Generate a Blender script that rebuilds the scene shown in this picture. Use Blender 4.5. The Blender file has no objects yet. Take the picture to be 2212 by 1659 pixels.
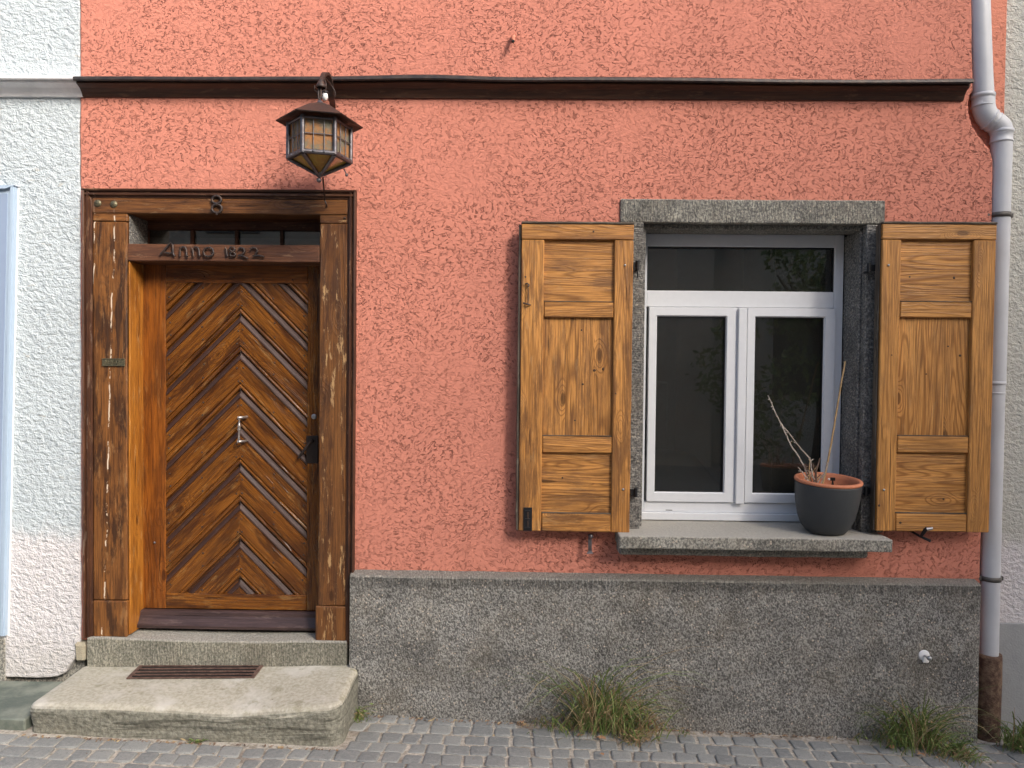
import bpy, bmesh, math, random
from mathutils import Vector, Matrix, noise as mnoise
random.seed(7)
PI = math.pi
scene = bpy.context.scene
col = scene.collection

# ------------------------------------------------------------------ camera
FPX, CW, CH = 1533.0, 2212.0, 1659.0
CD, CHT = 3.7, 1.85
YAW, PITCH, ROLL = .0157, .021, .0105
F = Vector((-math.sin(YAW)*math.cos(PITCH), math.cos(YAW)*math.cos(PITCH), -math.sin(PITCH)))
R0 = Vector((math.cos(YAW), math.sin(YAW), 0)); U0 = R0.cross(F)
RV = math.cos(ROLL)*R0 + math.sin(ROLL)*U0
UV = -math.sin(ROLL)*R0 + math.cos(ROLL)*U0
CAM = Vector((0, -CD, CHT))
cd = bpy.data.cameras.new("camera"); cam = bpy.data.objects.new("camera", cd); col.objects.link(cam)
M3 = Matrix((RV, UV, -F)).transposed()
cam.matrix_world = Matrix.Translation(CAM) @ M3.to_4x4()
cd.sensor_width = 36; cd.lens = 36*FPX/CW; cd.clip_end = 500; cd.clip_start = .05
scene.camera = cam

def P(u, v, y=0.0):
    """survey helper: the point on the real plane y=const measured at photo position u,v"""
    d = F + RV*((u-CW/2)/FPX) - UV*((v-CH/2)/FPX)
    return CAM + d*((y+CD)/d.y)
def X(u, v, y=0.): return P(u, v, y).x
def Z(u, v, y=0.): return P(u, v, y).z

# ------------------------------------------------------------------ light
SUN = Vector((.62, -.66, .56)).normalized()
sd = bpy.data.lights.new("sun", 'SUN'); so = bpy.data.objects.new("sun", sd); col.objects.link(so)
sd.energy = 2.3; sd.angle = math.radians(17); sd.color = (1, .96, .90)
so.rotation_euler = (-SUN).to_track_quat('-Z', 'Y').to_euler()
world = bpy.data.worlds.new("World"); scene.world = world; world.use_nodes = True
wn = world.node_tree; bg = wn.nodes['Background']
sky = wn.nodes.new('ShaderNodeTexSky'); sky.sky_type = 'NISHITA'; sky.sun_disc = False
sky.sun_elevation = math.asin(SUN.z); sky.sun_rotation = math.atan2(SUN.x, SUN.y)
sky.dust_density = 4; sky.air_density = 1.0; sky.ozone_density = 1
wn.links.new(sky.outputs[0], bg.inputs[0]); bg.inputs[1].default_value = .15
scene.view_settings.view_transform = 'Standard'; scene.view_settings.look = 'None'
scene.view_settings.exposure = 0.94; scene.view_settings.gamma = 1
scene.render.engine = 'CYCLES'
scene.cycles.max_bounces = 8

# ------------------------------------------------------------------ materials
class NT:
    def __init__(s, name):
        s.m = bpy.data.materials.new(name); s.m.use_nodes = True
        s.t = s.m.node_tree; s.b = s.t.nodes['Principled BSDF']
    def L(s, a, sock):
        if hasattr(a, 'is_linked'): s.t.links.new(a, sock)
        elif a is not None:
            if sock.type == 'RGBA' and len(a) == 3: a = (*a, 1)
            sock.default_value = a
    def n(s, ty, **k):
        nd = s.t.nodes.new('ShaderNode'+ty)
        for a, b in k.items(): setattr(nd, a, b)
        return nd
    def math(s, op, a, b=0., c=None, clamp=False):
        nd = s.n('Math', operation=op, use_clamp=clamp); s.L(a, nd.inputs[0]); s.L(b, nd.inputs[1])
        if c is not None: s.L(c, nd.inputs[2])
        return nd.outputs[0]
    def mul(s, a, b): return s.math('MULTIPLY', a, b)
    def add(s, a, b): return s.math('ADD', a, b)
    def obj(s): return s.n('TexCoord').outputs['Object']
    def gp(s): return s.n('Attribute', attribute_name='gp').outputs['Vector']
    def map(s, v, sc, loc=(0, 0, 0), rot=(0, 0, 0)):
        nd = s.n('Mapping'); s.L(v, nd.inputs[0]); nd.inputs[1].default_value = loc
        nd.inputs[2].default_value = rot; nd.inputs[3].default_value = sc; return nd.outputs[0]
    def noise(s, v, scale, det=2., rough=.5, dist=0.):
        nd = s.n('TexNoise'); s.L(v, nd.inputs['Vector']); nd.inputs['Scale'].default_value = scale
        nd.inputs['Detail'].default_value = det; nd.inputs['Roughness'].default_value = rough
        nd.inputs['Distortion'].default_value = dist; return nd.outputs['Fac']
    def noisec(s, v, scale, det=2.):
        nd = s.n('TexNoise'); s.L(v, nd.inputs['Vector']); nd.inputs['Scale'].default_value = scale
        nd.inputs['Detail'].default_value = det; return nd.outputs['Color']
    def vor(s, v, scale, feature='F1', out='Distance', rnd=1.):
        nd = s.n('TexVoronoi', feature=feature); s.L(v, nd.inputs['Vector']); nd.inputs['Scale'].default_value = scale
        nd.inputs['Randomness'].default_value = rnd; return nd.outputs[out]
    def sm(s, v, a, b, c=0., d=1.):
        nd = s.n('MapRange', interpolation_type='SMOOTHSTEP'); s.L(v, nd.inputs[0])
        for i, q in enumerate((a, b, c, d)): s.L(q, nd.inputs[i+1])
        return nd.outputs[0]
    def mix(s, f, a, b, bt='MIX'):
        nd = s.n('Mix', data_type='RGBA', blend_type=bt); s.L(f, nd.inputs[0]); s.L(a, nd.inputs[6]); s.L(b, nd.inputs[7])
        return nd.outputs[2]
    def warp(s, v, scale, amt):
        c = s.noisec(v, scale, 1.)
        a = s.n('VectorMath', operation='SUBTRACT'); s.L(c, a.inputs[0]); a.inputs[1].default_value = (.5, .5, .5)
        b = s.n('VectorMath', operation='MULTIPLY_ADD'); s.L(a.outputs[0], b.inputs[0]); b.inputs[1].default_value = (amt,)*3; s.L(v, b.inputs[2])
        return b.outputs[0]
    def sep(s, v):
        nd = s.n('SeparateXYZ'); s.L(v, nd.inputs[0]); return nd.outputs
    def bump(s, h, dist, strength=1., prev=None):
        nd = s.n('Bump'); s.L(h, nd.inputs['Height']); nd.inputs['Distance'].default_value = dist
        nd.inputs['Strength'].default_value = strength
        if prev is not None: s.L(prev, nd.inputs['Normal'])
        return nd.outputs[0]
    def out(s, c, rough=.8, nrm=None, metal=0., spec=None):
        s.L(c, s.b.inputs['Base Color']); s.L(rough, s.b.inputs['Roughness']); s.L(metal, s.b.inputs['Metallic'])
        if nrm is not None: s.L(nrm, s.b.inputs['Normal'])
        if spec is not None: s.L(spec, s.b.inputs['Specular IOR Level'])
        return s.m

def stucco(name, base, dirt, groove=1., aniso=(1, 1, 1)):
    t = NT(name); o = t.obj(); p = t.map(o, aniso)
    q = t.map(t.warp(t.warp(p, 2.5, .25), 24, .022), (.72, 1, 1.25), (0, 0, 0), (0, .55, 0))
    def worm(loc, sc, wd, msc, lo):
        a = t.math('ABSOLUTE', t.add(t.noise(t.map(q, (1, 1, 1), loc), sc, 1., .4), -.5))
        m = t.sm(t.noise(t.map(p, (1, 1, 1), loc), msc, 1.5), lo, lo+.07)
        return t.mul(t.sm(a, wd*.25, wd, 1., 0.), m)
    g = t.math('MAXIMUM', worm((0, 0, 0), 38, .032, 34, .515), worm((7, 3, 2), 50, .036, 42, .525))
    g = t.math('MAXIMUM', g, worm((2, 9, 5), 76, .045, 46, .54))
    big = t.sm(t.add(t.noise(p, 3.0, 3., .6), t.mul(t.noise(p, .9, 1.), .5)), .58, .86, .12, 1.)
    g = t.mul(t.mul(g, big), groove)
    fine = t.noise(p, 170, 3., .6); lump = t.noise(q, 60, 2.)
    h = t.math('SUBTRACT', t.add(t.mul(lump, .34), t.mul(fine, .16)), t.mul(g, .9))
    tone = t.noise(p, 1.3, 4., .6)
    c = t.mix(t.sm(tone, .3, .7, 0., .30), base, tuple(q*.80 for q in base))
    mott = t.noise(p, 14, 4., .65)
    c = t.mix(t.sm(mott, .42, .75, 0., .22), c, tuple(q*.68 for q in base))
    c = t.mix(t.mul(g, .44), c, dirt)  # crevice shade painted into the grooves as a darker tint
    rain = t.mul(t.sm(t.noise(t.map(p, (9, 1, .5)), 1., 4., .65), .52, .72), t.sm(t.noise(p, 1.1, 2.), .42, .6))
    c = t.mix(t.mul(rain, .28), c, tuple(q_*.62 for q_ in base))
    wash = t.sm(t.noise(t.map(p, (1, 1, .6)), 3.1, 5., .7), .60, .78, 0., .22)
    c = t.mix(wash, c, (min(1, base[0]*1.1+.05), base[1]*1.25+.05, base[2]*1.3+.05))
    sp = t.sm(t.vor(p, 3.0), .02, .012); sp = t.mul(sp, .7)
    c = t.mix(sp, c, (.75, .66, .6))
    return t.out(c, .9, t.bump(h, .013, 1.), spec=.2)

def roughcast(name, base):
    t = NT(name); o = t.obj()
    p = t.map(o, (.8, 1, 1.05)); w = t.warp(p, 22, .03)
    a = t.noise(w, 42, 2.5, .55); b = t.noise(o, 130, 3., .6)
    z = t.sep(o)[2]
    low = t.sm(t.add(z, t.mul(t.noise(o, 9, 3.), .18)), 1.12, .98)
    h = t.add(a, t.mul(b, .35))
    c = t.mix(t.sm(t.noise(o, 3, 4., .6), .35, .75, 0., .5), base, tuple(q*.86 for q in base))
    c = t.mix(low, c, (.70, .67, .67))
    pits = t.mul(t.sm(t.noise(t.map(o, (.5, 1, 1.5)), 34, 3.), .66, .73), .5)
    c = t.mix(pits, c, (.38, .34, .28))
    grime = t.sm(t.add(z, t.mul(t.noise(o, 12, 4.), .35)), .62, .42, 0., .4)
    c = t.mix(grime, c, (.50, .46, .40))
    return t.out(c, .88, t.bump(h, .019, 1.), spec=.25)

def stone(name, base, dark, light, scale=1., tool=None, rough_h=.005, zband=None):
    t = NT(name); o = t.obj()
    w = t.warp(t.map(o, (1, 1, .8), (0, 0, 0), (0, .6, 0)), 60, .008)
    n1 = t.noise(w, 105*scale, 3., .65); n2 = t.noise(o, 9, 4., .6); n3 = t.noise(w, 48*scale, 2., .5)
    c = t.mix(t.sm(n1, .42, .58), dark, base)
    c = t.mix(t.sm(n2, .38, .72, 0., .75), c, t.mix(t.sm(n1, .36, .64), tuple(q*.5 for q in dark), tuple(q*.72 for q in base)))
    c = t.mix(t.sm(t.noise(t.map(o, (1, 1, 1.6), (3, 0, 1)), 2.3, 5., .68), .48, .64, 0., .6), c, t.mix(.5, c, (.04, .038, .035)))
    warm = t.sm(t.noise(o, 4, 4., .6), .45, .7, 0., .2)
    c = t.mix(warm, c, (.26, .215, .15))
    v = t.vor(o, 62*scale, out='Color'); vs = t.sep(v)[0]; vd = t.vor(o, 62*scale)
    sp = t.mul(t.sm(vs, .84, .88), t.sm(vd, .42, .2))
    c = t.mix(t.mul(sp, .75), c, light)
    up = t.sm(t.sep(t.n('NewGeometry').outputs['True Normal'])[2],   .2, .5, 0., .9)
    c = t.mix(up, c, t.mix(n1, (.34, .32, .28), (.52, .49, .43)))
    h = t.add(n1, t.mul(n3, .8))
    if tool:
        g = t.noise(t.warp(t.map(o, tool), 3, .6), 1., 1.)
        g = t.sm(g, .38, .6)
        if zband:
            z = t.sep(o)[2]; k = t.sm(z, zband[0], zband[1])
            g = t.add(t.mul(g, k), t.mul(t.math('SUBTRACT', 1., k), .6))
            c = t.mix(t.mul(t.mul(t.math('SUBTRACT', 1., g), k), .4), c, tuple(q*.7 for q in dark))
        else: c = t.mix(t.mul(t.math('SUBTRACT', 1., g), .45), c, dark)
        h = t.add(h, t.mul(g, .8))
    return t.out(c, .9, t.bump(h, rough_h, 1.), spec=.25)

def wood(name, light, dark, stain, ring=.5, F_=10., stain_amt=.4, worn=.2, worn_c=(.5, .34, .2), rough=.5, white=0., grain_scale=1., knots=.25):
    t = NT(name); g = t.gp()
    a = t.map(g, (.48*grain_scale, 7*grain_scale, 7*grain_scale))
    n = t.noise(t.warp(a, 2.2, .12), 1., 1.6, .45)
    kv = t.map(g, (2.6, 6.5, 6.5)); kd = t.vor(kv, 1.)
    kn = t.sm(kd, .32, .0)
    n = t.add(n, t.mul(kn, knots))
    s_ = t.math('PINGPONG', t.mul(n, F_), .5); s_ = t.mul(s_, 2.)
    late = t.sm(s_, .45, .95)
    fib = t.noise(t.map(g, (5, 260, 260)), 1., 3., .6)
    fib2 = t.noise(t.map(g, (9, 90, 90)), 1., 3., .6)
    c = t.mix(t.mul(late, ring), light, dark)
    c = t.mix(t.sm(fib, .42, .62, 0., .6), c, tuple(q*.55 for q in dark))
    tone = t.noise(t.map(g, (1.6, 5, 5)), 1., 3., .6)
    c = t.mix(t.sm(tone, .35, .65, 0., .5), c, t.mix(.5, c, dark))
    blot = t.noise(t.map(g, (3, 14, 14)), 1., 6., .72)
    c = t.mix(t.sm(blot, .46, .60, 0., stain_amt), c, stain)
    b2 = t.noise(t.map(g, (2.2, 26, 26), (3, 1, 4)), 1., 5., .7)
    c = t.mix(t.sm(b2, .50, .64, 0., stain_amt*.8), c, tuple((q*.5+w_*.5) for q, w_ in zip(stain, dark)))
    c = t.mix(t.sm(b2, .42, .30, 0., .45), c, tuple(min(1, q*1.3) for q in light))
    c = t.mix(t.mul(t.sm(kd, .11, .06), .8), c, tuple(q*.4 for q in dark))
    wn_ = t.mul(t.sm(t.noise(t.map(g, (7, 32, 32)), 1., 6., .75), .56, .64), worn)
    c = t.mix(wn_, c, worn_c)
    if white > 0:
        oo = t.obj(); os_ = t.sep(oo)
        xa, xb = X(241, 700, -.012), X(226, 1250, -.012); za_, zb_ = Z(241, 700, -.012), Z(226, 1250, -.012)
        ln_ = t.math('MULTIPLY_ADD', os_[2], (xa-xb)/(za_-zb_), xa-za_*(xa-xb)/(za_-zb_))
        wig = t.mul(t.add(t.noise(t.map(oo, (0, 0, 1)), 3.5, 4., .6), -.5), .05)
        dxx = t.math('SUBTRACT', os_[0], t.add(ln_, wig))
        wl = t.math('MINIMUM', t.math('ABSOLUTE', dxx), t.math('ABSOLUTE', t.add(dxx, .105)))
        wl = t.mul(wl, 2.4)
        wm = t.mul(t.sm(wl, .012, .003), t.sm(t.noise(t.map(g, (9, 14, 14)), 1., 4., .7), .50, .55))
        c = t.mix(t.mul(wm, white), c, (.75, .62, .48))
    crack = t.noise(t.map(g, (2.5, 70, 70)), 1., 2.)
    ck = t.mul(t.sm(crack, .69, .74), .8)
    c = t.mix(ck, c, tuple(q*.25 for q in dark))
    h = t.add(t.mul(late, .35), t.add(t.mul(fib2, .8), t.mul(ck, -1.)))
    h = t.add(h, t.mul(wn_, -.5))
    r = t.add(t.mul(blot, .25), rough-.12)
    return t.out(c, r, t.bump(h, .0022, .9), spec=.4)

def plain(name, c, rough=.5, metal=0., var=.25, bumpd=.0004, scale=30., c2=None, spec=None):
    t = NT(name); o = t.obj()
    n = t.noise(o, scale, 5., .65)
    cc = t.mix(t.sm(n, .35, .7, 0., 1. if c2 else var), c, c2 or tuple(q*.6 for q in c))
    return t.out(cc, t.add(t.mul(n, .2), rough-.1), t.bump(t.noise(o, scale*5, 3.), bumpd, 1.), metal, spec)

M = {}
M['pink'] = stucco('salmon_render', (.63, .242, .172), (.24, .060, .042))
M['pinkedge'] = stucco('salmon_render_edge', (.70, .27, .18), (.27, .07, .04), .5)
M['white'] = roughcast('white_roughcast', (.56, .615, .64))
M['cream'] = roughcast('cream_roughcast', (.56, .555, .50))
M['greybase'] = plain('grey_base_paint', (.36, .37, .37), .85, var=.2, bumpd=.002, scale=20)
M['whitetrim'] = plain('white_trim_paint', (.84, .83, .83), .6, var=.3, bumpd=.001, scale=14)
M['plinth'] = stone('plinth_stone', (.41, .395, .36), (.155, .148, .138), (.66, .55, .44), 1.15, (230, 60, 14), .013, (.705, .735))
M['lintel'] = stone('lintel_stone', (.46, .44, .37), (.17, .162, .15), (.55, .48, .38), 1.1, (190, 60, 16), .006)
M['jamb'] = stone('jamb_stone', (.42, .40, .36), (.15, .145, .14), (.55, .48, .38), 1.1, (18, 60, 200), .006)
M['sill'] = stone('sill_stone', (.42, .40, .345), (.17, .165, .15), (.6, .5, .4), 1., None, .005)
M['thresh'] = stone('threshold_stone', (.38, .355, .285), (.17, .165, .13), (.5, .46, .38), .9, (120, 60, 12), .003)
def stepmat():
    t = NT('step_sandstone'); o = t.obj()
    n = t.noise(o, 60, 4., .65); m = t.noise(o, 5, 4., .6); nz = t.sep(t.n('NewGeometry').outputs['True Normal'])[2]
    c = t.mix(t.sm(n, .3, .7), (.36, .33, .26), (.50, .465, .38))
    c = t.mix(t.sm(m, .5, .68, 0., .7), c, (.60, .57, .51))
    moss = t.sm(t.noise(o, 11, 5., .7), .56, .70, 0., .6); c = t.mix(moss, c, (.22, .205, .12))
    chip = t.sm(t.noise(t.map(o, (1, 2, 1)), 13, 5., .7), .68, .71, 0., .7); c = t.mix(chip, c, (.13, .10, .075))
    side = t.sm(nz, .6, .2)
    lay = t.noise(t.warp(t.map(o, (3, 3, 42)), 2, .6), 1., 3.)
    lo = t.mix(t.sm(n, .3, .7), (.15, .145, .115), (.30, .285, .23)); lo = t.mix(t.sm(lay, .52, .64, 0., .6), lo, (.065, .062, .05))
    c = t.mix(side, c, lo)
    h = t.add(t.mul(n, .3), t.mul(t.mul(t.add(lay, t.noise(o, 40, 3.)), side), 1.6))
    return t.out(c, .85, t.bump(h, .006), spec=.3)
M['step'] = stepmat()
M['slab'] = plain('green_slab', (.10, .12, .10), .6, c2=(.23, .245, .20), bumpd=.003, scale=7)
M['mortar'] = plain('mortar_patch', (.42, .37, .27), .9, var=.5, bumpd=.004, scale=30)
W = wood
M['post'] = W('post_wood', (.25, .098, .024), (.09, .03, .008), (.028, .011, .005), .35, 14, .85, .4, (.36, .19, .075), .5, .9)
M['postr'] = W('post_wood_peeling', (.20, .082, .023), (.09, .03, .009), (.038, .015, .007), .3, 14, .65, 1., (.42, .25, .11), .5, .0)
M['head'] = W('head_beam_wood', (.20, .080, .022), (.09, .03, .009), (.035, .014, .007), .35, 14, .65, .3, (.42, .26, .13), .48, .1)
M['beam'] = W('transom_wood', (.15, .062, .03), (.075, .028, .014), (.05, .02, .012), .3, 12, .6, .4, (.34, .2, .11), .5, .1)
M['reveal'] = W('reveal_wood', (.50, .195, .028), (.24, .075, .012), (.12, .036, .008), .3, 12, .5, .35, (.62, .38, .17), .42, .3)
M['trim'] = W('trim_wood', (.095, .036, .016), (.04, .014, .007), (.03, .012, .007), .3, 10, .6, .35, (.30, .17, .09), .5, .1)
M['doorst'] = W('door_stile_wood', (.28, .088, .012), (.115, .030, .006), (.045, .014, .005), .4, 16, .5, .12, (.5, .28, .1), .36)
M['doorb'] = W('door_board_wood', (.235, .083, .012), (.085, .024, .005), (.032, .010, .004), .5, 18, .7, .28, (.42, .24, .085), .27)
M['bead'] = W('door_bead_wood', (.065, .030, .022), (.036, .017, .014), (.04, .02, .016), .3, 12, .5, .25, (.17, .11, .09), .56)
M['wbar'] = W('weather_bar_wood', (.085, .052, .048), (.05, .03, .03), (.03, .018, .018), .3, 12, .5, .3, (.2, .14, .12), .36)
M['shut'] = W('shutter_wood', (.64, .295, .078), (.22, .085, .020), (.10, .042, .018), .4, 27, .6, .18, (.55, .37, .18), .5)
M['shutp'] = W('shutter_panel_wood', (.64, .295, .078), (.20, .078, .018), (.12, .055, .026), .65, 30, .52, .15, (.55, .37, .18), .5, knots=.12)
M['shutr'] = W('shutter_wood_bright', (.67, .32, .088), (.27, .11, .026), (.14, .065, .026), .4, 27, .35, .10, (.55, .37, .18), .5)
M['shutrp'] = W('shutter_panel_wood_bright', (.67, .32, .088), (.22, .078, .016), (.14, .07, .032), .65, 32, .3, .1, (.55, .37, .18), .5, knots=.14)
M['shutedge'] = W('shutter_weathered_edge', (.15, .12, .09), (.07, .055, .042), (.03, .025, .02), .4, 12, .6, .4, (.3, .26, .2), .8)
M['knotm'] = plain('dark_knot', (.06, .028, .012), .6, var=.5, scale=90)
M['corn'] = W('cornice_wood', (.085, .036, .018), (.045, .018, .009), (.035, .015, .009), .3, 8, .6, .3, (.20, .12, .07), .55)
M['tin'] = plain('tin_cap', (.055, .05, .052), .45, .6, c2=(.10, .08, .07), bumpd=.001)
M['iron'] = plain('wrought_iron', (.05, .042, .042), .5, .6, c2=(.10, .062, .045), bumpd=.001, scale=60)
M['ironlt'] = plain('grey_iron', (.17, .165, .18), .42, .75, c2=(.12, .10, .10), bumpd=.0008, scale=50)
M['blackiron'] = plain('black_iron', (.018, .018, .02), .45, .3, var=.4)
M['latchiron'] = plain('dark_latch_iron', (.030, .020, .016), .5, .3, var=.4)
M['rust'] = plain('rusty_cast_iron', (.075, .036, .024), .85, .1, c2=(.23, .15, .095), bumpd=.004, scale=26)
M['rustg'] = plain('rusty_grate', (.11, .06, .048), .6, .3, c2=(.22, .14, .11), bumpd=.002, scale=40)
M['bracketm'] = plain('weathered_bracket', (.13, .12, .11), .6, .5)
M['steel'] = plain('steel', (.45, .45, .46), .35, .9)
M['brass'] = plain('old_brass', (.20, .17, .10), .5, .7, c2=(.09, .085, .06), scale=120)
M['handle'] = plain('worn_silver_handle', (.55, .50, .47), .32, .85, var=.3)
M['pvc'] = plain('white_window_plastic', (.76, .775, .80), .32, var=.08, bumpd=.0001, spec=.5)
M['pvcg'] = plain('grey_window_gasket', (.30, .31, .33), .5, var=.1)
M['pipe'] = plain('grey_downpipe_plastic', (.55, .56, .585), .42, var=.22, scale=5, bumpd=.0003)
M['porc'] = plain('white_porcelain', (.85, .85, .83), .2)
M['bluef'] = plain('pale_blue_frame', (.42, .52, .64), .4, var=.1)
M['bluep'] = plain('blue_grey_panel', (.28, .35, .48), .35, var=.1, scale=3)
M['potd'] = plain('charcoal_planter', (.042, .046, .050), .55, var=.15, scale=9)
M['terra'] = plain('terracotta', (.60, .22, .11), .75, c2=(.48, .165, .085), scale=25)
M['soil'] = plain('dry_soil', (.06, .035, .022), .95, c2=(.14, .085, .05), scale=60, bumpd=.006)
M['twig'] = plain('grey_twig', (.52, .46, .40), .8, c2=(.24, .18, .14), scale=80)
M['twigd'] = plain('dark_twig', (.14, .09, .065), .8)
M['cane'] = plain('bamboo_cane', (.50, .34, .17), .6, c2=(.36, .22, .10), scale=30)
M['black'] = plain('black_plastic', (.01, .01, .01), .4)
M['wplast'] = plain('white_plastic', (.8, .8, .8), .4)
M['room'] = plain('room_wall', (.22, .205, .175), .9)
M['roomd'] = plain('room_dark', (.03, .028, .026), .9)
M['opp'] = plain('opposite_render', (.42, .40, .34), .9, var=.4, scale=2)
M['oppw'] = plain('opposite_window', (.03, .03, .035), .2)
M['bark'] = plain('bark', (.08, .06, .045), .9, bumpd=.01)
M['dryleaf'] = plain('dry_leaf', (.42, .24, .13), .8, c2=(.30, .15, .08), scale=40)

def glassmat(name, tint, fac=.92, rough=0., haze=0.):
    t = NT(name); nt = t.t
    tr = t.n('BsdfTransparent'); tr.inputs[0].default_value = (*tint, 1)
    gl = t.n('BsdfGlossy'); gl.inputs['Roughness'].default_value = rough
    fr = t.n('Fresnel'); fr.inputs[0].default_value = 1.5
    k = t.math('MULTIPLY_ADD', fr.outputs[0], 3., .02, clamp=True)
    mx = t.n('MixShader'); nt.links.new(k, mx.inputs[0]); nt.links.new(tr.outputs[0], mx.inputs[1]); nt.links.new(gl.outputs[0], mx.inputs[2])
    o = nt.nodes['Material Output']
    if haze:
        df = t.n('BsdfDiffuse'); df.inputs[0].default_value = (.3, .29, .25, 1)
        m2 = t.n('MixShader'); nt.links.new(t.mul(t.noise(t.obj(), 18, 5., .7), haze), m2.inputs[0])
        nt.links.new(mx.outputs[0], m2.inputs[1]); nt.links.new(df.outputs[0], m2.inputs[2]); mx = m2
    nt.links.new(mx.outputs[0], o.inputs[0]); nt.nodes.remove(t.b)
    return t.m
M['glass'] = glassmat('window_glass', (.78, .8, .77), haze=.075)  # diffuse haze mixed in to brighten the dark panes
M['glassd'] = glassmat('dusty_fanlight_glass', (.6, .6, .58), haze=.22)
def lampglass(name, c1, c2, alpha):
    t = NT(name); o = t.obj()
    n = t.noise(o, 16, 4., .7)
    c = t.mix(t.sm(n, .4, .62), c1, c2)
    t.b.inputs['Transmission Weight'].default_value = alpha
    t.b.inputs['IOR'].default_value = 1.3
    return t.out(c, .22, t.bump(t.noise(o, 60, 2.), .002))
M['lglass'] = lampglass('mottled_lamp_glass', (.20, .20, .15), (.42, .20, .08), .25)
M['amber'] = lampglass('amber_lamp_glass', (.50, .34, .07), (.42, .22, .05), .3)

def cobblemat():
    t = NT('grey_sett_stone'); g = t.gp(); o = t.obj(); s = t.sep(g)
    wn2 = t.n('TexWhiteNoise', noise_dimensions='1D'); t.L(s[2], wn2.inputs['W']); r = wn2.outputs['Value']
    n = t.noise(o, 55, 5., .7)
    c = t.mix(r, (.20, .205, .20), (.31, .31, .29))
    c = t.mix(t.sm(n, .4, .7, 0., .5), c, (.37, .36, .335))
    c = t.mix(t.sm(t.noise(o, 160, 2.), .58, .7, 0., .4), c, (.06, .06, .06))
    return t.out(c, .72, t.bump(n, .004), spec=.4)
M['sett'] = cobblemat()
def sandmat():
    t = NT('sandy_joint_grit'); o = t.obj()
    n = t.noise(o, 45, 6., .75)
    c = t.mix(t.sm(n, .35, .65), (.30, .255, .20), (.60, .54, .46))
    c = t.mix(t.sm(t.noise(o, 5, 4.), .5, .7, 0., .6), c, (.15, .11, .085))
    far = t.n('TexBrick'); t.L(t.map(o, (1, 1, 1)), far.inputs['Vector']); far.inputs['Scale'].default_value = 4.
    return t.out(c, .95, t.bump(n, .006))
M['sand'] = sandmat()
def streetmat():
    t = NT('far_street_setts'); o = t.obj()
    br = t.n('TexBrick'); t.L(o, br.inputs['Vector']); br.inputs['Scale'].default_value = 4.2
    br.inputs['Color1'].default_value = (.12, .12, .12, 1); br.inputs['Color2'].default_value = (.19, .185, .175, 1)
    br.inputs['Mortar'].default_value = (.36, .32, .27, 1); br.inputs['Mortar Size'].default_value = .03
    return t.out(br.outputs[0], .8)
M['street'] = streetmat()
def grassmat(name, a, b):
    t = NT(name); s = t.sep(t.gp())
    wn2 = t.n('TexWhiteNoise', noise_dimensions='1D'); t.L(s[2], wn2.inputs['W'])
    c = t.mix(wn2.outputs['Value'], a, b)
    t.b.inputs['Subsurface Weight'].default_value = 0.
    return t.out(c, .6)
M['grass'] = grassmat('weed_green', (.085, .15, .03), (.20, .25, .07))
M['grassd'] = grassmat('weed_dry', (.42, .33, .17), (.28, .16, .08))
M['litter'] = grassmat('brown_litter', (.10, .055, .035), (.26, .17, .11))
M['leaf'] = grassmat('tree_leaf', (.08, .13, .04), (.20, .26, .09))

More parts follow.
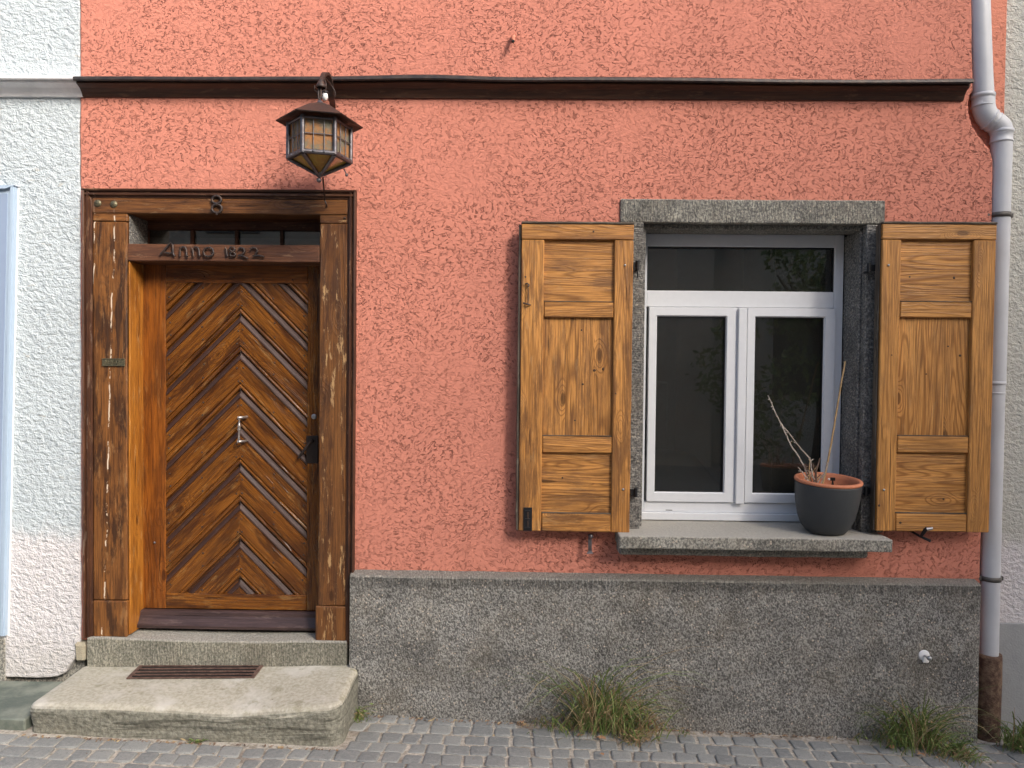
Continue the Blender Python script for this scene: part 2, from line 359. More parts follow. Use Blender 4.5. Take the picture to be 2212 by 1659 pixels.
# ------------------------------------------------------------------ mesh builder
class MB:
    seed = 0
    def __init__(s): s.V = []; s.Fc = []; s.G = []; s.mi = []; s.sm = []
    def raw(s, vs, fs, gfun=None, mi=0, smooth=False):
        MB.seed += 1; o = len(s.V)
        sd_ = MB.seed*3.173
        for v in vs:
            v = Vector(v); s.V.append(v); s.G.append(gfun(v) if gfun else Vector((v.x, v.y, v.z+0)))
        for f in fs: s.Fc.append([o+i for i in f]); s.mi.append(mi); s.sm.append(smooth)
        return s
    @staticmethod
    def gf(axis, seed=None):
        if seed is None: MB.seed += 1; seed = MB.seed*7.31 % 97
        r = random.uniform(0, 5)
        def f(v):
            a = {'x': (v.x, v.y, v.z), 'z': (v.z, v.x, v.y), 'y': (v.y, v.x, v.z)}[axis] if isinstance(axis, str) else (v.dot(axis[0]), v.dot(axis[1]), v.dot(axis[2]))
            return Vector((a[0]+seed, a[1]+seed*.37+r, a[2]+r*2))
        return f
    def bm(s, bm, gfun=None, mi=0, smooth=False):
        bm.verts.ensure_lookup_table(); bm.verts.index_update()
        s.raw([v.co.copy() for v in bm.verts], [[v.index for v in f.verts] for f in bm.faces], gfun, mi, smooth); bm.free(); return s
    def box(s, x0, x1, y0, y1, z0, z1, bev=.002, g='x', cuts=0, rough=0., mi=0, seg=1, shear=None, xf=None):
        bm = bmesh.new(); bmesh.ops.create_cube(bm, size=1.)
        for v in bm.verts:
            v.co = Vector(((x0+x1)/2+v.co.x*(x1-x0), (y0+y1)/2+v.co.y*(y1-y0), (z0+z1)/2+v.co.z*(z1-z0)))
        if bev: bmesh.ops.bevel(bm, geom=bm.edges[:], offset=bev, segments=seg, affect='EDGES', profile=.5)
        if cuts:
            ax = {'x': 0, 'y': 1, 'z': 2}[g]; lo, hi = ((x0, x1), (y0, y1), (z0, z1))[ax]
            for i in range(1, cuts):
                co = Vector((0, 0, 0)); no = Vector((0, 0, 0)); co[ax] = lo+(hi-lo)*i/cuts; no[ax] = 1
                bmesh.ops.bisect_plane(bm, geom=bm.verts[:]+bm.edges[:]+bm.faces[:], plane_co=co, plane_no=no)
        gf = MB.gf(g)
        if rough:
            for v in bm.verts:
                n = mnoise.noise_vector(v.co*9+Vector((MB.seed, 0, 0))); v.co += Vector((n.x, n.y*.5, n.z))*rough
        if xf: 
            for v in bm.verts: v.co = xf(v.co)
        return s.bm(bm, gf, mi)
    def prism(s, prof, p0, p1, up, out, g=None, mi=0, smooth=False, n=1, wob=0.):
        """profile [(a,b)] a along 'up', b along 'out', swept p0->p1"""
        p0 = Vector(p0); p1 = Vector(p1); d = (p1-p0)
        vs = []; m = len(prof)
        for i in range(n+1):
            c = p0+d*i/n
            w = mnoise.noise(c*1.3+Vector((3, 1, 2)))*wob if wob else 0
            for a, b in prof: vs.append(c+up*(a+w)+out*b)
        fs = []
        for i in range(n):
            for j in range(m):
                k = (j+1) % m; fs.append([i*m+j, i*m+k, (i+1)*m+k, (i+1)*m+j])
        fs.append(list(range(m))); fs.append([n*m+j for j in range(m)][::-1])
        dn = d.normalized()
        return s.raw(vs, fs, g or MB.gf((dn, up, out)), mi, smooth)
    def tube(s, pts, r, seg=8, g=None, mi=0, cap=True, flat=None):
        pts = [Vector(p) for p in pts]; n = len(pts); rr = r if isinstance(r, (list, tuple)) else [r]*n
        vs = []; fs = []; prev = None
        for i, p in enumerate(pts):
            d = (pts[min(i+1, n-1)]-pts[max(i-1, 0)]).normalized()
            if prev is None:
                a = d.orthogonal().normalized()
            else:
                a = (prev-d*prev.dot(d)).normalized()
            prev = a; b = d.cross(a)
            for k in range(seg):
                t = 2*PI*k/seg; vs.append(p+(a*math.cos(t)+b*math.sin(t))*rr[i])
        for i in range(n-1):
            for k in range(seg):
                q = (k+1) % seg; fs.append([i*seg+k, i*seg+q, (i+1)*seg+q, (i+1)*seg+k])
        s.raw(vs, fs, g, mi, True)
        if cap: s.raw(vs[:seg], [list(range(seg))[::-1]], g, mi, False); s.raw(vs[-seg:], [list(range(seg))], g, mi, False)
        return s
    def lathe(s, prof, c, axis='z', seg=32, mi=0, smooth=True, squash=(1, 1)):
        c = Vector(c); vs = []; fs = []; m = len(prof)
        for k in range(seg):
            t = 2*PI*k/seg
            for r, h in prof:
                if axis == 'z': vs.append(c+Vector((r*math.cos(t)*squash[0], r*math.sin(t)*squash[1], h)))
                else: vs.append(c+Vector((r*math.cos(t), -h, r*math.sin(t))))
        for k in range(seg):
            q = (k+1) % seg
            for j in range(m-1): fs.append([k*m+j, q*m+j, q*m+j+1, k*m+j+1])
        return s.raw(vs, fs, None, mi, smooth)
    def ball(s, c, r, seg=12, mi=0, sq=(1, 1, 1)):
        bm = bmesh.new(); bmesh.ops.create_icosphere(bm, subdivisions=2, radius=r)
        for v in bm.verts: v.co = Vector((v.co.x*sq[0], v.co.y*sq[1], v.co.z*sq[2]))+Vector(c)
        return s.bm(bm, None, mi, True)
    def build(s, name, mats, parent=None):
        me = bpy.data.meshes.new(name); me.from_pydata([tuple(v) for v in s.V], [], s.Fc)
        at = me.attributes.new('gp', 'FLOAT_VECTOR', 'POINT')
        at.data.foreach_set('vector', [q for g in s.G for q in g])
        mats = mats if isinstance(mats, (list, tuple)) else [mats]
        for m in mats: me.materials.append(m if not isinstance(m, str) else M[m])
        me.polygons.foreach_set('material_index', s.mi); me.polygons.foreach_set('use_smooth', s.sm)
        bm = bmesh.new(); bm.from_mesh(me); bmesh.ops.recalc_face_normals(bm, faces=bm.faces[:]); bm.to_mesh(me); bm.free()
        me.update()
        o = bpy.data.objects.new(name, me); col.objects.link(o)
        if parent: o.parent = parent
        return o
def thing(name, label, cat, group=None):
    o = bpy.data.objects.new(name, None); col.objects.link(o); o.empty_display_size = .1
    o['label'] = label; o['category'] = cat
    if group: o['group'] = group
    return o
def tag(o, label, cat, group=None):
    o['label'] = label; o['category'] = cat
    if group: o['group'] = group
    return o
def recenter(root, at):
    """put a thing's origin at its base, keeping its parts where they stand"""
    at = Vector(at); root.location = at
    for ch in root.children: ch.location = ch.location - at
vx, vy, vz = Vector((1, 0, 0)), Vector((0, 1, 0)), Vector((0, 0, 1)); OUT = Vector((0, -1, 0))

def gz(x, y):
    yy = max(y, -2.2); return .018-.028*max(-6, min(6, x))-.07*yy

# ------------------------------------------------------------------ the house
house = thing('house', 'salmon pink rendered house with chevron timber door, shuttered window and grey stone plinth', 'house')
# facade skin cut with real openings and an uneven rounded right-hand edge
def outline_mesh(name, loops, yfront, thick, bev, mat, parent):
    cu = bpy.data.curves.new(name, 'CURVE'); cu.dimensions = '2D'; cu.fill_mode = 'BOTH'
    for lp in loops:
        sp = cu.splines.new('POLY'); sp.points.add(len(lp)-1)
        for i, (x, z) in enumerate(lp): sp.points[i].co = (x, z, 0, 1)
        sp.use_cyclic_u = True
    cu.extrude = thick/2-bev; cu.bevel_depth = bev; cu.bevel_resolution = 3; cu.offset = -bev
    o = bpy.data.objects.new(name+'_tmp', cu); col.objects.link(o)
    dg = bpy.context.evaluated_depsgraph_get(); me = bpy.data.meshes.new_from_object(o.evaluated_get(dg))
    bpy.data.objects.remove(o); bpy.data.curves.remove(cu)
    for v in me.vertices: v.co = (v.co.x, yfront+thick/2-v.co.z, v.co.y)
    me.flip_normals()
    me.materials.clear(); me.materials.append(M[mat])
    ob = bpy.data.objects.new(name, me); col.objects.link(ob); ob.parent = parent
    return ob
def dense(lp, step=.05, j=.0, keep=None):
    o = []
    for i in range(len(lp)):
        a = Vector(lp[i]); b = Vector(lp[(i+1) % len(lp)]); n = max(1, int((b-a).length/step))
        for k in range(n):
            p = a+(b-a)*k/n
            if j: q = mnoise.noise_vector(Vector((p.x*14, p.y*14, 0))); p = p+Vector((q.x, q.y))*j
            o.append((p.x, p.y))
    return o
xL = X(173, 800)
edge_u = [(2095, -60), (2096, 60), (2098, 195), (2092, 205), (2088, 222), (2089, 245), (2096, 268), (2108, 290), (2122, 308), (2134, 322), (2141, 345), (2139, 480), (2128, 800), (2113, 1240), (2110, 1400)]
edge = [(P(u, v).x+.012, P(u, v).z) for u, v in edge_u]
d0, d1, dz = X(186, 800), X(762, 800), Z(480, 416)
w0, w1 = X(1370, 800), X(1888, 800); wz0, wz1 = Z(1600, 1165), Z(1600, 465)
outer = [(xL, Z(180, 1383)), (d0, Z(180, 1383)), (d0, dz), (d1, dz), (d1, .30), (edge[-1][0], .30)] + edge[::-1] + [(edge[0][0], 7.6), (xL, 7.6)]
hole = [(w0, wz0), (w1, wz0), (w1, wz1), (w0, wz1)]
outline_mesh('facade_wall', [dense(outer, .03, .0035), dense(hole, .1)], 0., .10, .012, 'pink', house)
# masonry core behind the skin (with the window opening), the recessed strip behind the downpipe, gable mass
b = MB()
cy0, cy1 = .245, .55
b.box(xL+.01, w0-.02, cy0, cy1, -.3, 7.6, 0); b.box(w1+.05, 2.52, cy0, cy1, -.3, 7.6, 0)
b.box(w0-.0199, w1+.0499, cy0, cy1, wz1+.02, 7.6, 0); b.box(w0-.0199, w1+.0499, cy0, cy1, -.3, wz0-.03, 0)
b.box(xL+.01, 2.5, .56, 6, 5.6, 7.6, 0)
b.build('masonry_core', 'roomd', house)
b = MB(); b.box(edge[2][0]-.15, X(2160, 150, .1), .055, .244, -.3, 7.6, .003)
b.build('recessed_wall_strip', 'pinkedge', house)
b = MB(); yb = .10
b.box(xL+.01, d0-.001, .101, .244, .3, 7.6, 0); b.box(d1+.03, w0-.08, .101, .244, -.2, 7.6, 0); b.box(w1+.09, 2.2, .101, .244, -.2, 7.6, 0)
b.box(d0, d1+.0299, .101, .244, dz+.02, 7.6, 0); b.box(w0-.0799, w1+.0899, .101, .244, wz1+.1, 7.6, 0); b.box(w0-.0799, w1+.0899, .101, .244, -.2, wz0-.1, 0)
b.build('wall_backing', 'roomd', house)
# room behind the window
b = MB(); rx0, rx1, rz0, rz1 = .1, 2.6, .5, 3.2
def quad(a, bb, c, d): b.raw([a, bb, c, d], [[0, 1, 2, 3]])
b.box(rx0, rx1, 3.4, 3.5, rz0, rz1, 0); b.box(rx0-.1, rx0, .56, 3.4, rz0, rz1, 0); b.box(rx1, rx1+.1, .56, 3.4, rz0, rz1, 0)
b.box(rx0, rx1, .56, 3.4, rz0-.1, rz0, 0); b.box(rx0, rx1, .56, 3.4, rz1, rz1+.1, 0)
b.box(.75, 1.35, 2.9, 3.3, .5, 1.75, .02); b.box(1.5, 1.56, 1.2, 3.3, .5, 3.1, .0)
b.lathe([(.0, 0), (.5, 0), (.48, .5), (.3, .72), (0, .74)], (1.0, 1.7, .5), 'z', 24)
b.build('room_interior', 'room', house)

# plinth
b = MB(); px0, px1 = X(757, 1300, -.04)+.0, X(2117, 1300, -.05)
pt = (Z(757, 1236, -.02)+Z(2115, 1249, -.02))/2
prof = [(-.35, .055), (pt-.030, .055), (pt-.014, .044), (pt, .004), (pt, -.10), (-.35, -.10)]
nseg = 60; vs = []; m_ = 0; rows = []
zz = [-.35]+[ -.1+i*(pt-.08)/22 for i in range(23)]+[pt-.022, pt-.013, pt]
for i in range(nseg+1):
    x = px0+(px1-px0)*i/nseg
    for z in zz:
        out_ = .062 if z < pt-.02 else (.054 if z < pt-.01 else .0)
        ns = mnoise.noise(Vector((x*6, z*6, 1)))*.006
        if i in (0, nseg): out_ -= .008
        vs.append((x, -out_-ns, z+mnoise.noise(Vector((x*7, 3, 0)))*.003*(z > pt-.05)))
nz = len(zz); fs = [[i*nz+j, (i+1)*nz+j, (i+1)*nz+j+1, i*nz+j+1] for i in range(nseg) for j in range(nz-1)]
k0 = len(vs)
vs += [(px0, .1, -.35), (px0, .1, pt), (px1, .1, -.35), (px1, .1, pt)]
fs.append(list(range(nz))+[k0+1, k0]); fs.append([nseg*nz+j for j in range(nz)]+[k0+3, k0+2])
fs.append([i*nz+nz-1 for i in range(nseg+1)]+[k0+3, k0+1])
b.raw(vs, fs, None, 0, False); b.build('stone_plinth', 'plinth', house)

# cornice: cove moulding with a wavy tin cap
cz0 = (Z(900, 212)+Z(300, 214)+Z(1900, 216))/3; ch = .085
def cornice(name, x0, x1, mats, wavy, par, yb_=0., zo=0.):
    b = MB(); n = 60 if wavy else 6
    def bumpz(x):
        return (.019*math.exp(-((x+.52)/.33)**2)+.005*math.sin(x*3.1)-.008*math.exp(-((x+1.6)/.4)**2)) if wavy else 0
    prof = [(0, -.02), (0, .010), (.008, .014), (.02, .020), (.036, .034), (.047, .055), (.05, .064), (.058, .064), (.058, -.02)]
    cap = [(.0605, -.02), (.0605, .068), (.055, .085), (.060, .092), (.072, .092), (.078, .085), (.085, -.02)]
    for pi, pr in enumerate((prof, cap)):
        vs = []; m = len(pr)
        for i in range(n+1):
            x = x0+(x1-x0)*i/n
            w = bumpz(x); o2 = mnoise.noise(Vector((x*2.5, pi, 0)))*.003 if wavy else 0
            for a, o_ in pr: vs.append((x, yb_-o_-o2*(o_ > 0), cz0+zo+a+w*(a/.085)))
        fs = [[i*m+j, i*m+(j+1) % m, (i+1)*m+(j+1) % m, (i+1)*m+j] for i in range(n) for j in range(m)]
        fs += [list(range(m)), [n*m+j for j in range(m)]]
        b.raw(vs, fs, MB.gf('x'), pi)
    return b.build(name, mats, par)
cornice('cornice', X(168, 190, -.05)-.0, X(2103, 190, -.09), ['corn', 'tin'], True, house)

# --- door surround
fr = MB()
mo = [(0, -.02), (0, .026), (.006, .033), (.012, .028), (.014, .018), (.020, .018), (.023, .026), (.032, .026), (.036, .014), (.046, .012), (.046, -.02)]
mw = .048
mx0, mx1, mz1 = X(179, 800, -.02), X(768, 640, -.02), Z(480, 409, -.02); mz0 = Z(180, 1378, -.02)
fr.prism(mo, (mx0, 0, mz0), (mx0, 0, mz1), vx, OUT, n=24, wob=.0015)
fr.prism(mo, (mx1, 0, mz0-.01), (mx1, 0, mz1), -vx, OUT, n=24, wob=.0015)
fr.prism([(a, o+.001) for a, o in mo], (mx0+.001, 0, mz1), (mx1-.001, 0, mz1), -vz, OUT, n=20, wob=.0015)
frame = fr.build('door_frame', 'trim', house)
# posts (chamfered on the left reveal), head beam, transom
pxl0, pxl1 = mx0+.047, X(274, 800, -.012); pxr0, pxr1 = X(689, 800, -.012), mx1-.047
hz0, hz1 = Z(480, 462, -.012), mz1-.047
yp = -.012; DR = .150   # door plane
bz = Z(480, 1372, -.012)
lp = MB(); zj = Z(230, 478, -.01); zft = Z(230, 1297, -.01)
lp.box(pxl0, pxl1, yp, DR+.06, zft+.002, zj-.002, .006, 'z', 24, .003)
lp.box(pxl0, pxl1, yp-.004, DR+.06, bz-.02, zft-.001, .006, 'z', 4, .002)
lp.box(pxl0, pxl1+.002, yp+.001, DR+.06, zj+.001, hz0-.001, .004, 'x', 4, .002)
lp.build('left_post' if 0 else 'post', 'post', frame)['label'] = 'left door post with white cracks down its dark varnish'
rl = MB(); rl.box(pxl1+.0015, pxl1+.011, yp+.012, DR, bz-.01, Z(300, 570, .1), .002, 'z', 12, .0015)
rl.build('reveal_board', 'reveal', frame)
rp = MB(); zj2 = Z(720, 483, -.01)
rp.box(pxr0, pxr1, yp, DR+.06, zft-.01, zj2-.002, .006, 'z', 24, .003)
rp.box(pxr0-.012, pxr1+.003, yp-.006, DR+.06, bz-.02, zft-.012, .006, 'z', 4, .002)
rp.box(pxr0+.001, pxr1, yp+.001, DR+.06, zj2+.001, hz0-.001, .004, 'x', 4, .002)
rp.build('post', 'postr', frame)['label'] = 'right door post with flaking pale patches'
hb = MB(); hb.box(pxl0, pxr1, yp-.002, DR+.10, hz0, hz1, .004, 'x', 24, .002); hb.build('head_beam', 'head', frame)
tz0, tz1 = Z(480, 565, -.012), Z(480, 528, -.012)
tb = MB(); tb.box(pxl1+.001, pxr0-.001, yp+.003, DR+.05, tz0, tz1, .004, 'x', 20, .002); tb.build('transom_beam', 'beam', frame)
# fanlight
fl = MB(); fy = .195
fl.box(pxl1, pxr0+.1, fy-.01, fy+.03, Z(480, 497, fy), hz0+.05, .003, 'x')
fl.box(pxl1-.01, X(312, 510, fy), fy-.01, fy+.03, tz1-.05, Z(480, 497, fy)-.001, .003, 'z')
for u in (318, 415, 511, 608): 
    x = X(u, 510, fy); fl.box(x-.009, x+.009, fy-.004, fy+.012, tz1-.05, Z(480, 497, fy)-.001, .002, 'z')
fl.build('fanlight_bars', 'beam', frame)
fg = MB(); fg.box(pxl1, pxr0+.1, fy+.014, fy+.018, tz1-.05, Z(480, 492, fy), 0); fg.build('fanlight_glass', 'glassd', frame)
fc = MB(); fc.box(pxl1-.01, pxr0+.12, fy+.03, fy+.045, tz1-.05, Z(480, 512, fy), 0); fc.build('fanlight_curtain', 'greybase', frame)
# weathered grey left cheek of the fanlight recess
ck = MB(); ck.box(pxl1+.001, pxl1+.006, yp+.02, fy-.011, tz1+.001, hz0-.001, .001, 'z'); ck.build('fanlight_cheek', 'jamb', frame)
# house number 8 and inscription, bent iron rod
def rod(b, pts, r=.0042, y=0., mi=0): b.tube([Vector((p[0], y, p[1])) for p in pts], r, 6, mi=mi)
def arc(cx, cz, rx, rz, a0, a1, n=12): return [(cx+rx*math.cos(math.radians(a0+(a1-a0)*i/n)), cz+rz*math.sin(math.radians(a0+(a1-a0)*i/n))) for i in range(n+1)]
b = MB(); yn = yp-.014
c1 = P(468, 431.5, yn); c2 = P(468.5, 450.5, yn)
rod(b, arc(c1.x, c1.z, .024, .020, 0, 360, 18), .0065, yn); rod(b, arc(c2.x, c2.z, .026, .022, 0, 360, 18), .0065, yn)
b.ball((c2.x, yn, c2.z-.029), .006); b.tube([(c1.x, yn, c1.z+.02), (c1.x, yp+.01, c1.z+.02)], .003, 6)
b.build('house_number', 'iron', frame)
b = MB(); yi = yp-.010
def LP(px_, py_): q = P(px_/3.6867/1.8228+550/1.8228, (930+py_/3.6867)/1.8228, yi); return (q.x, q.z)
strokes = [
 [(298, 268), (345, 215), (400, 155), (455, 95), (485, 130), (482, 210), (490, 270), (512, 290)],  # A
 [(355, 235), (420, 250), (478, 245)],
 [(585, 290), (588, 200), (592, 165)], [(588, 190), (625, 155), (665, 165), (680, 210), (678, 280), (700, 295)],
 [(750, 175), (772, 190), (775, 240), (782, 290)], [(772, 195), (805, 155), (845, 165), (862, 205), (865, 280), (882, 290)],
 [(995, 165), (945, 180), (925, 225), (940, 275), (990, 298), (1045, 285), (1075, 240), (1060, 185), (1010, 160)],
 [(1240, 165), (1262, 200), (1262, 250), (1275, 290)],
 [(1385, 215), (1335, 220), (1300, 195), (1320, 160), (1365, 160), (1385, 195), (1345, 225), (1310, 250), (1320, 285), (1370, 290), (1395, 262), (1360, 232)],
 [(1435, 185), (1470, 165), (1510, 180), (1525, 220), (1500, 260), (1430, 285), (1480, 285), (1530, 300), (1572, 325)],
 [(1605, 195), (1640, 165), (1690, 175), (1712, 210), (1690, 255), (1640, 290), (1720, 280), (1770, 285), (1805, 300)]]
for st in strokes[:-4]: rod(b, [LP(*p) for p in st], .0056, yi)
b.build('inscription_word', 'iron', frame)
b = MB()
for st in strokes[-4:]: b = MB(); rod(b, [LP(*p) for p in st], .0056, yi); b.build('inscription_digit', 'iron', frame)
b = MB(); q0 = P(221, 774, yp-.003); q1 = P(270, 791, yp-.003)
b.box(q0.x, q1.x, yp-.007, yp-.001, q1.z, q0.z, .001); b.box(q0.x, q1.x, yp-.009, yp-.0071, q0.z-.005, q0.z, .0005); b.box(q0.x, q1.x, yp-.009, yp-.0071, q1.z, q1.z+.005, .0005)
for k, st in enumerate([[(0, 0), (0, 1)], [(0, 1), (.6, .5), (0, 0)], [(0, 1), (0, 0), (.6, 0)], [(0, .5), (.6, .5)], [(0, 1), (.3, 0), (.6, 1)], [(0, 0), (0, 1), (.6, 1), (.6, 0), (0, 0)], [(0, 0), (0, 1), (.6, .8), (0, .5), (.6, 0)]]):
    ox = q0.x+.018+[0, 0, .017, .017, .034, .050, .066][k]; 
    rod(b, [(ox+a*.017, q1.z+.012+c*.017) for a, c in st], .0016, yp-.008)
b.build('name_plate', 'brass', frame)
for (u, v) in ((211, 439), (245.6, 441)):
    b = MB(); q = P(u, v, yp-.004); b.lathe([(0, .008), (.006, .008), (.010, .006), (.018, .004), (.019, .0), (.019, -.004)], (q.x, yp-.002, q.z), 'y', 20); b.build('bell_stud', 'brass', frame)
for (u, v) in ((745, 471), (706, 445)): b = MB(); q = P(u, v, yp); b.ball((q.x, yp-.003, q.z), .006); b.build('iron_stud', 'iron', frame)

# --- door leaf
yl = DR
def ZD(v): return Z(500, v, yl)
def XD(u): return X(u, 900, yl)
fx0, fxc, fx1 = XD(362), XD(521), XD(666); fz0, fz1 = ZD(1281), ZD(612)
prof = [(0, -.01), (0.0015, .008), (.005, .013), (.011, .015), (.017, .013), (.020, .007), (.0235, .007), (.026, .016), (.1080, .016), (.1095, .011), (.1125, .011), (.114, .0165), (.121, .0158), (.131, .010), (.139, .002), (.1385, -.005), (.1455, -.005), (.1455, -.01)]
apz = [ZD(v) for v in (677, 757.6, 839.5, 920, 1000, 1082, 1164, 1247)]
sp = (apz[0]-apz[-1])/7
apz = [apz[0]+sp*k for k in (4, 3, 2, 1)]+apz+[apz[-1]-sp*k for k in (1, 2)]
sc_ = sp*math.sqrt(.5)/.1455
S2 = math.sqrt(.5)
db = MB(); nails = []
for side in (-1, 1):
    d = Vector((side, 0, -1))*S2; up = Vector((side, 0, 1))*S2
    for zA in apz:
        top = Vector((fxc, yl, zA)); base = top-up*(.1455*sc_)
        bm = bmesh.new(); pv = []
        for e in (-.3, .75):
            pv.append([bm.verts.new(base+d*e+up*a*sc_+OUT*o) for a, o in prof])
        m = len(prof); fcs = []
        for j in range(m-1): f_ = bm.faces.new([pv[0][j], pv[0][j+1], pv[1][j+1], pv[1][j]]); f_.material_index = 1 if j in (10, 11, 12, 13, 14) else 0
        for co, no in (((fxc, 0, 0), (-side, 0, 0)), ((fx0 if side < 0 else fx1, 0, 0), (side, 0, 0)), ((0, 0, fz0), (0, 0, -1)), ((0, 0, fz1), (0, 0, 1))):
            if bm.verts: bmesh.ops.bisect_plane(bm, geom=bm.verts[:]+bm.edges[:]+bm.faces[:], plane_co=co, plane_no=no, clear_outer=True)
        if not bm.faces: bm.free(); continue
        bm.verts.index_update()
        g = MB.gf((d, up, OUT))
        for mi in (0, 1):
            fl_ = [f for f in bm.faces if f.material_index == mi]
            if fl_:
                used = sorted({v.index for f in fl_ for v in f.verts}); mp = {q: i for i, q in enumerate(used)}
                bm.verts.ensure_lookup_table()
                db.raw([bm.verts[q].co.copy() for q in used], [[mp[v.index] for v in f.verts] for f in fl_], g, mi)
        bm.free()
        W_ = (fxc-fx0) if side < 0 else (fx1-fxc)
        for t_ in (.035, .5, .95):
            for aa in (.04, .09):
                p = base+d*0+up*aa*sc_; k = (fxc+side*W_*t_-p.x)/d.x; p = p+d*k+Vector((random.uniform(-.006, .006), 0, random.uniform(-.004, .004)))
                if fz0+.01 < p.z < fz1-.01 and min(abs(p.x-fx0), abs(p.x-fx1)) > .008: nails.append(p)
for p in nails: db.ball((p.x, yl-.0165, p.z), .0050, mi=2, sq=(1, .6, 1))
db.box(fxc-.0015, fxc+.0015, yl-.012, yl+.0055, fz0, fz1, 0, mi=2)
db.box(fx0-.01, fx1+.01, yl+.006, yl+.045, fz0-.01, fz1+.01, 0, mi=1)
door = db.build('door', ['doorb', 'bead', 'iron'], house)
st_ = MB(); dxl = pxl1-.01; zb, zt = ZD(1314), ZD(573)
st_.box(dxl, fx0-.001, yl-.020, yl+.04, zb, zt, .002, 'z', 20, .001); st_.build('stile', 'doorst', door)
st_ = MB(); st_.box(fx1+.001, pxr0+.05, yl-.020, yl+.04, zb, zt, .002, 'z', 20, .001); st_.build('stile', 'doorb', door)
st_ = MB(); st_.box(fx0, fx1, yl-.019, yl+.04, fz1+.0005, zt+.001, .002, 'x', 16, .001)
for i in range(5): st_.ball((fx0+.05+i*.16, yl-.02, fz1+.022+random.uniform(-.006, .012)), .0038, mi=1)
st_.build('rail', ['doorst', 'iron'], door)
st_ = MB(); st_.box(fx0, fx1, yl-.019, yl+.04, zb, fz0-.0005, .003, 'x', 16, .001); st_.build('rail', 'doorb', door)
wb = MB(); z0_, z1_ = Z(480, 1351, .10), Z(480, 1314, .12)
wb.prism([(0, 0), (0, .062), (.016, .065), (.022, .058), (.060, .034), (.078, .032), (.085, .022), (.085, 0)], (dxl+.0, yl-.021, zb-.086), (pxr0-.004, yl-.021, zb-.086), vz, OUT, n=12, wob=.001)
wb.build('weather_bar', 'wbar', door)
# pull handle
b = MB(); yh = yl-.065
h0 = P(517, 902, yh); h1 = P(516, 954, yh)
def hp(t, dx=0, y=yh): return Vector((h0.x+(h1.x-h0.x)*t+dx, y, h0.z+(h1.z-h0.z)*t))
ts = [0, .06, .15, .3, .38, .41, .44, .47, .5, .53, .56, .6, .75, .92, 1.]
rs = [.006, .005, .004, .007, .011, .007, .010, .007, .011, .009, .006, .0055, .005, .007, .006]
b.tube([hp(t) for t in ts], rs, 10)
for t, r in ((0, 1), (1, 1)): b.tube([hp(t, -.008), hp(t, .0), hp(t, .018, yl-.04), hp(t, .022, yl-.012)], [.007, .008, .007, .008], 8)
b.build('pull_handle', 'handle', door)
# latch plate, lever, cylinder
b = MB(); a0 = P(662, 941, yl-.024); a1 = P(687, 1001, yl-.024)
b.box(a0.x, a1.x, yl-.027, yl-.0205, a1.z, a0.z, .002)
s0 = P(668, 953, yl-.05)
b.tube([(s0.x+.012, yl-.027, s0.z), (s0.x+.010, yl-.055, s0.z)], .009, 10)
e0 = P(660, 968, yl-.06); e1 = P(646, 988, yl-.06)
b.tube([(s0.x+.010, yl-.055, s0.z), (e0.x, yl-.06, e0.z), (e1.x, yl-.058, e1.z), (e1.x-.008, yl-.052, e1.z-.004)], [.007, .008, .007, .004], 8)
kk = P(675, 989, yl-.028); b.box(kk.x-.003, kk.x+.003, yl-.0285, yl-.0272, kk.z-.010, kk.z+.008, .0005)
b.build('latch_lever', 'latchiron', door)
b = MB(); q = P(678, 900, yl-.022); b.lathe([(0, .006), (.010, .006), (.0135, .004), (.015, .0), (.015, -.004)], (q.x, yl-.0205, q.z), 'y', 20); b.build('lock_cylinder', 'steel', door)
b = MB(); q = P(334, 1172, yl-.02); b.ball((q.x, yl-.021, q.z), .007); b.build('door_stud', 'ironlt', door)

# --- threshold stone
tsb = MB(); tz = Z(480, 1381, -.03)
def txf(c):
    f = (c.z-.1)/.3
    return Vector((c.x, c.y+mnoise.noise(c*5)*.004, c.z+mnoise.noise(Vector((c.x*4, c.y*6, 2)))*.004-.010*math.exp(-((c.x+1.65)/.45)**2)*(c.z > .3)+(-.012*(c.x+1.6)*0)))
tsb.box(X(187, 1400, -.03), X(751, 1400, -.03), -.032, DR+.05, .12, tz, .008, 'x', 40, .002, xf=txf, seg=2)
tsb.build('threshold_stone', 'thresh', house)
b = MB()
q = P(172, 1408, -.01); b.box(q.x-.03, q.x+.028, -.012, .05, q.z-.06, q.z+.05, .012, 'z', 8, .014); b.build('mortar_filling', 'mortar', house); b = MB()
q = P(764, 1500, -.04)
b.box(X(758, 1450, -.05)-.004, X(758, 1450, -.05)+.022, -.075, .0, gz(-.8, 0)-.05, Z(760, 1465, -.05), .008, 'z', 8, .012)
b.build('mortar_filling', 'mortar', house)

# --- window surround
def wx(u, v=800, y=0.): return X(u, v, y)
ys = -.014
lt = MB(); lz0, lz1 = Z(1600, 482, ys), Z(1600, 431, ys)
lt.box(wx(1340, 460, ys), wx(1912, 460, ys), ys, .16, lz0, lz1, .004, 'x', 30, .002)
lt.box(wx(1386), wx(1864), ys+.045, .16, lz0-.024, lz0-.0005, .003, 'x', 20, .0015)
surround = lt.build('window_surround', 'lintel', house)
sz1 = Z(1600, 1146, ys)
jb = MB(); jb.box(wx(1342), wx(1386, 800, ys), ys+.001, .215, sz1, lz0-.026, .003, 'z', 24, .0015)
jb.box(wx(1342), wx(1386, 800, ys), ys, .16, lz0-.0255, lz0-.0002, .003, 'z')
jb.box(wx(1386, 800, ys)+.0005, wx(1393), ys+.045, .215, sz1, lz0-.026, .003, 'z', 24, .001)
jb.build('jamb', 'jamb', surround)
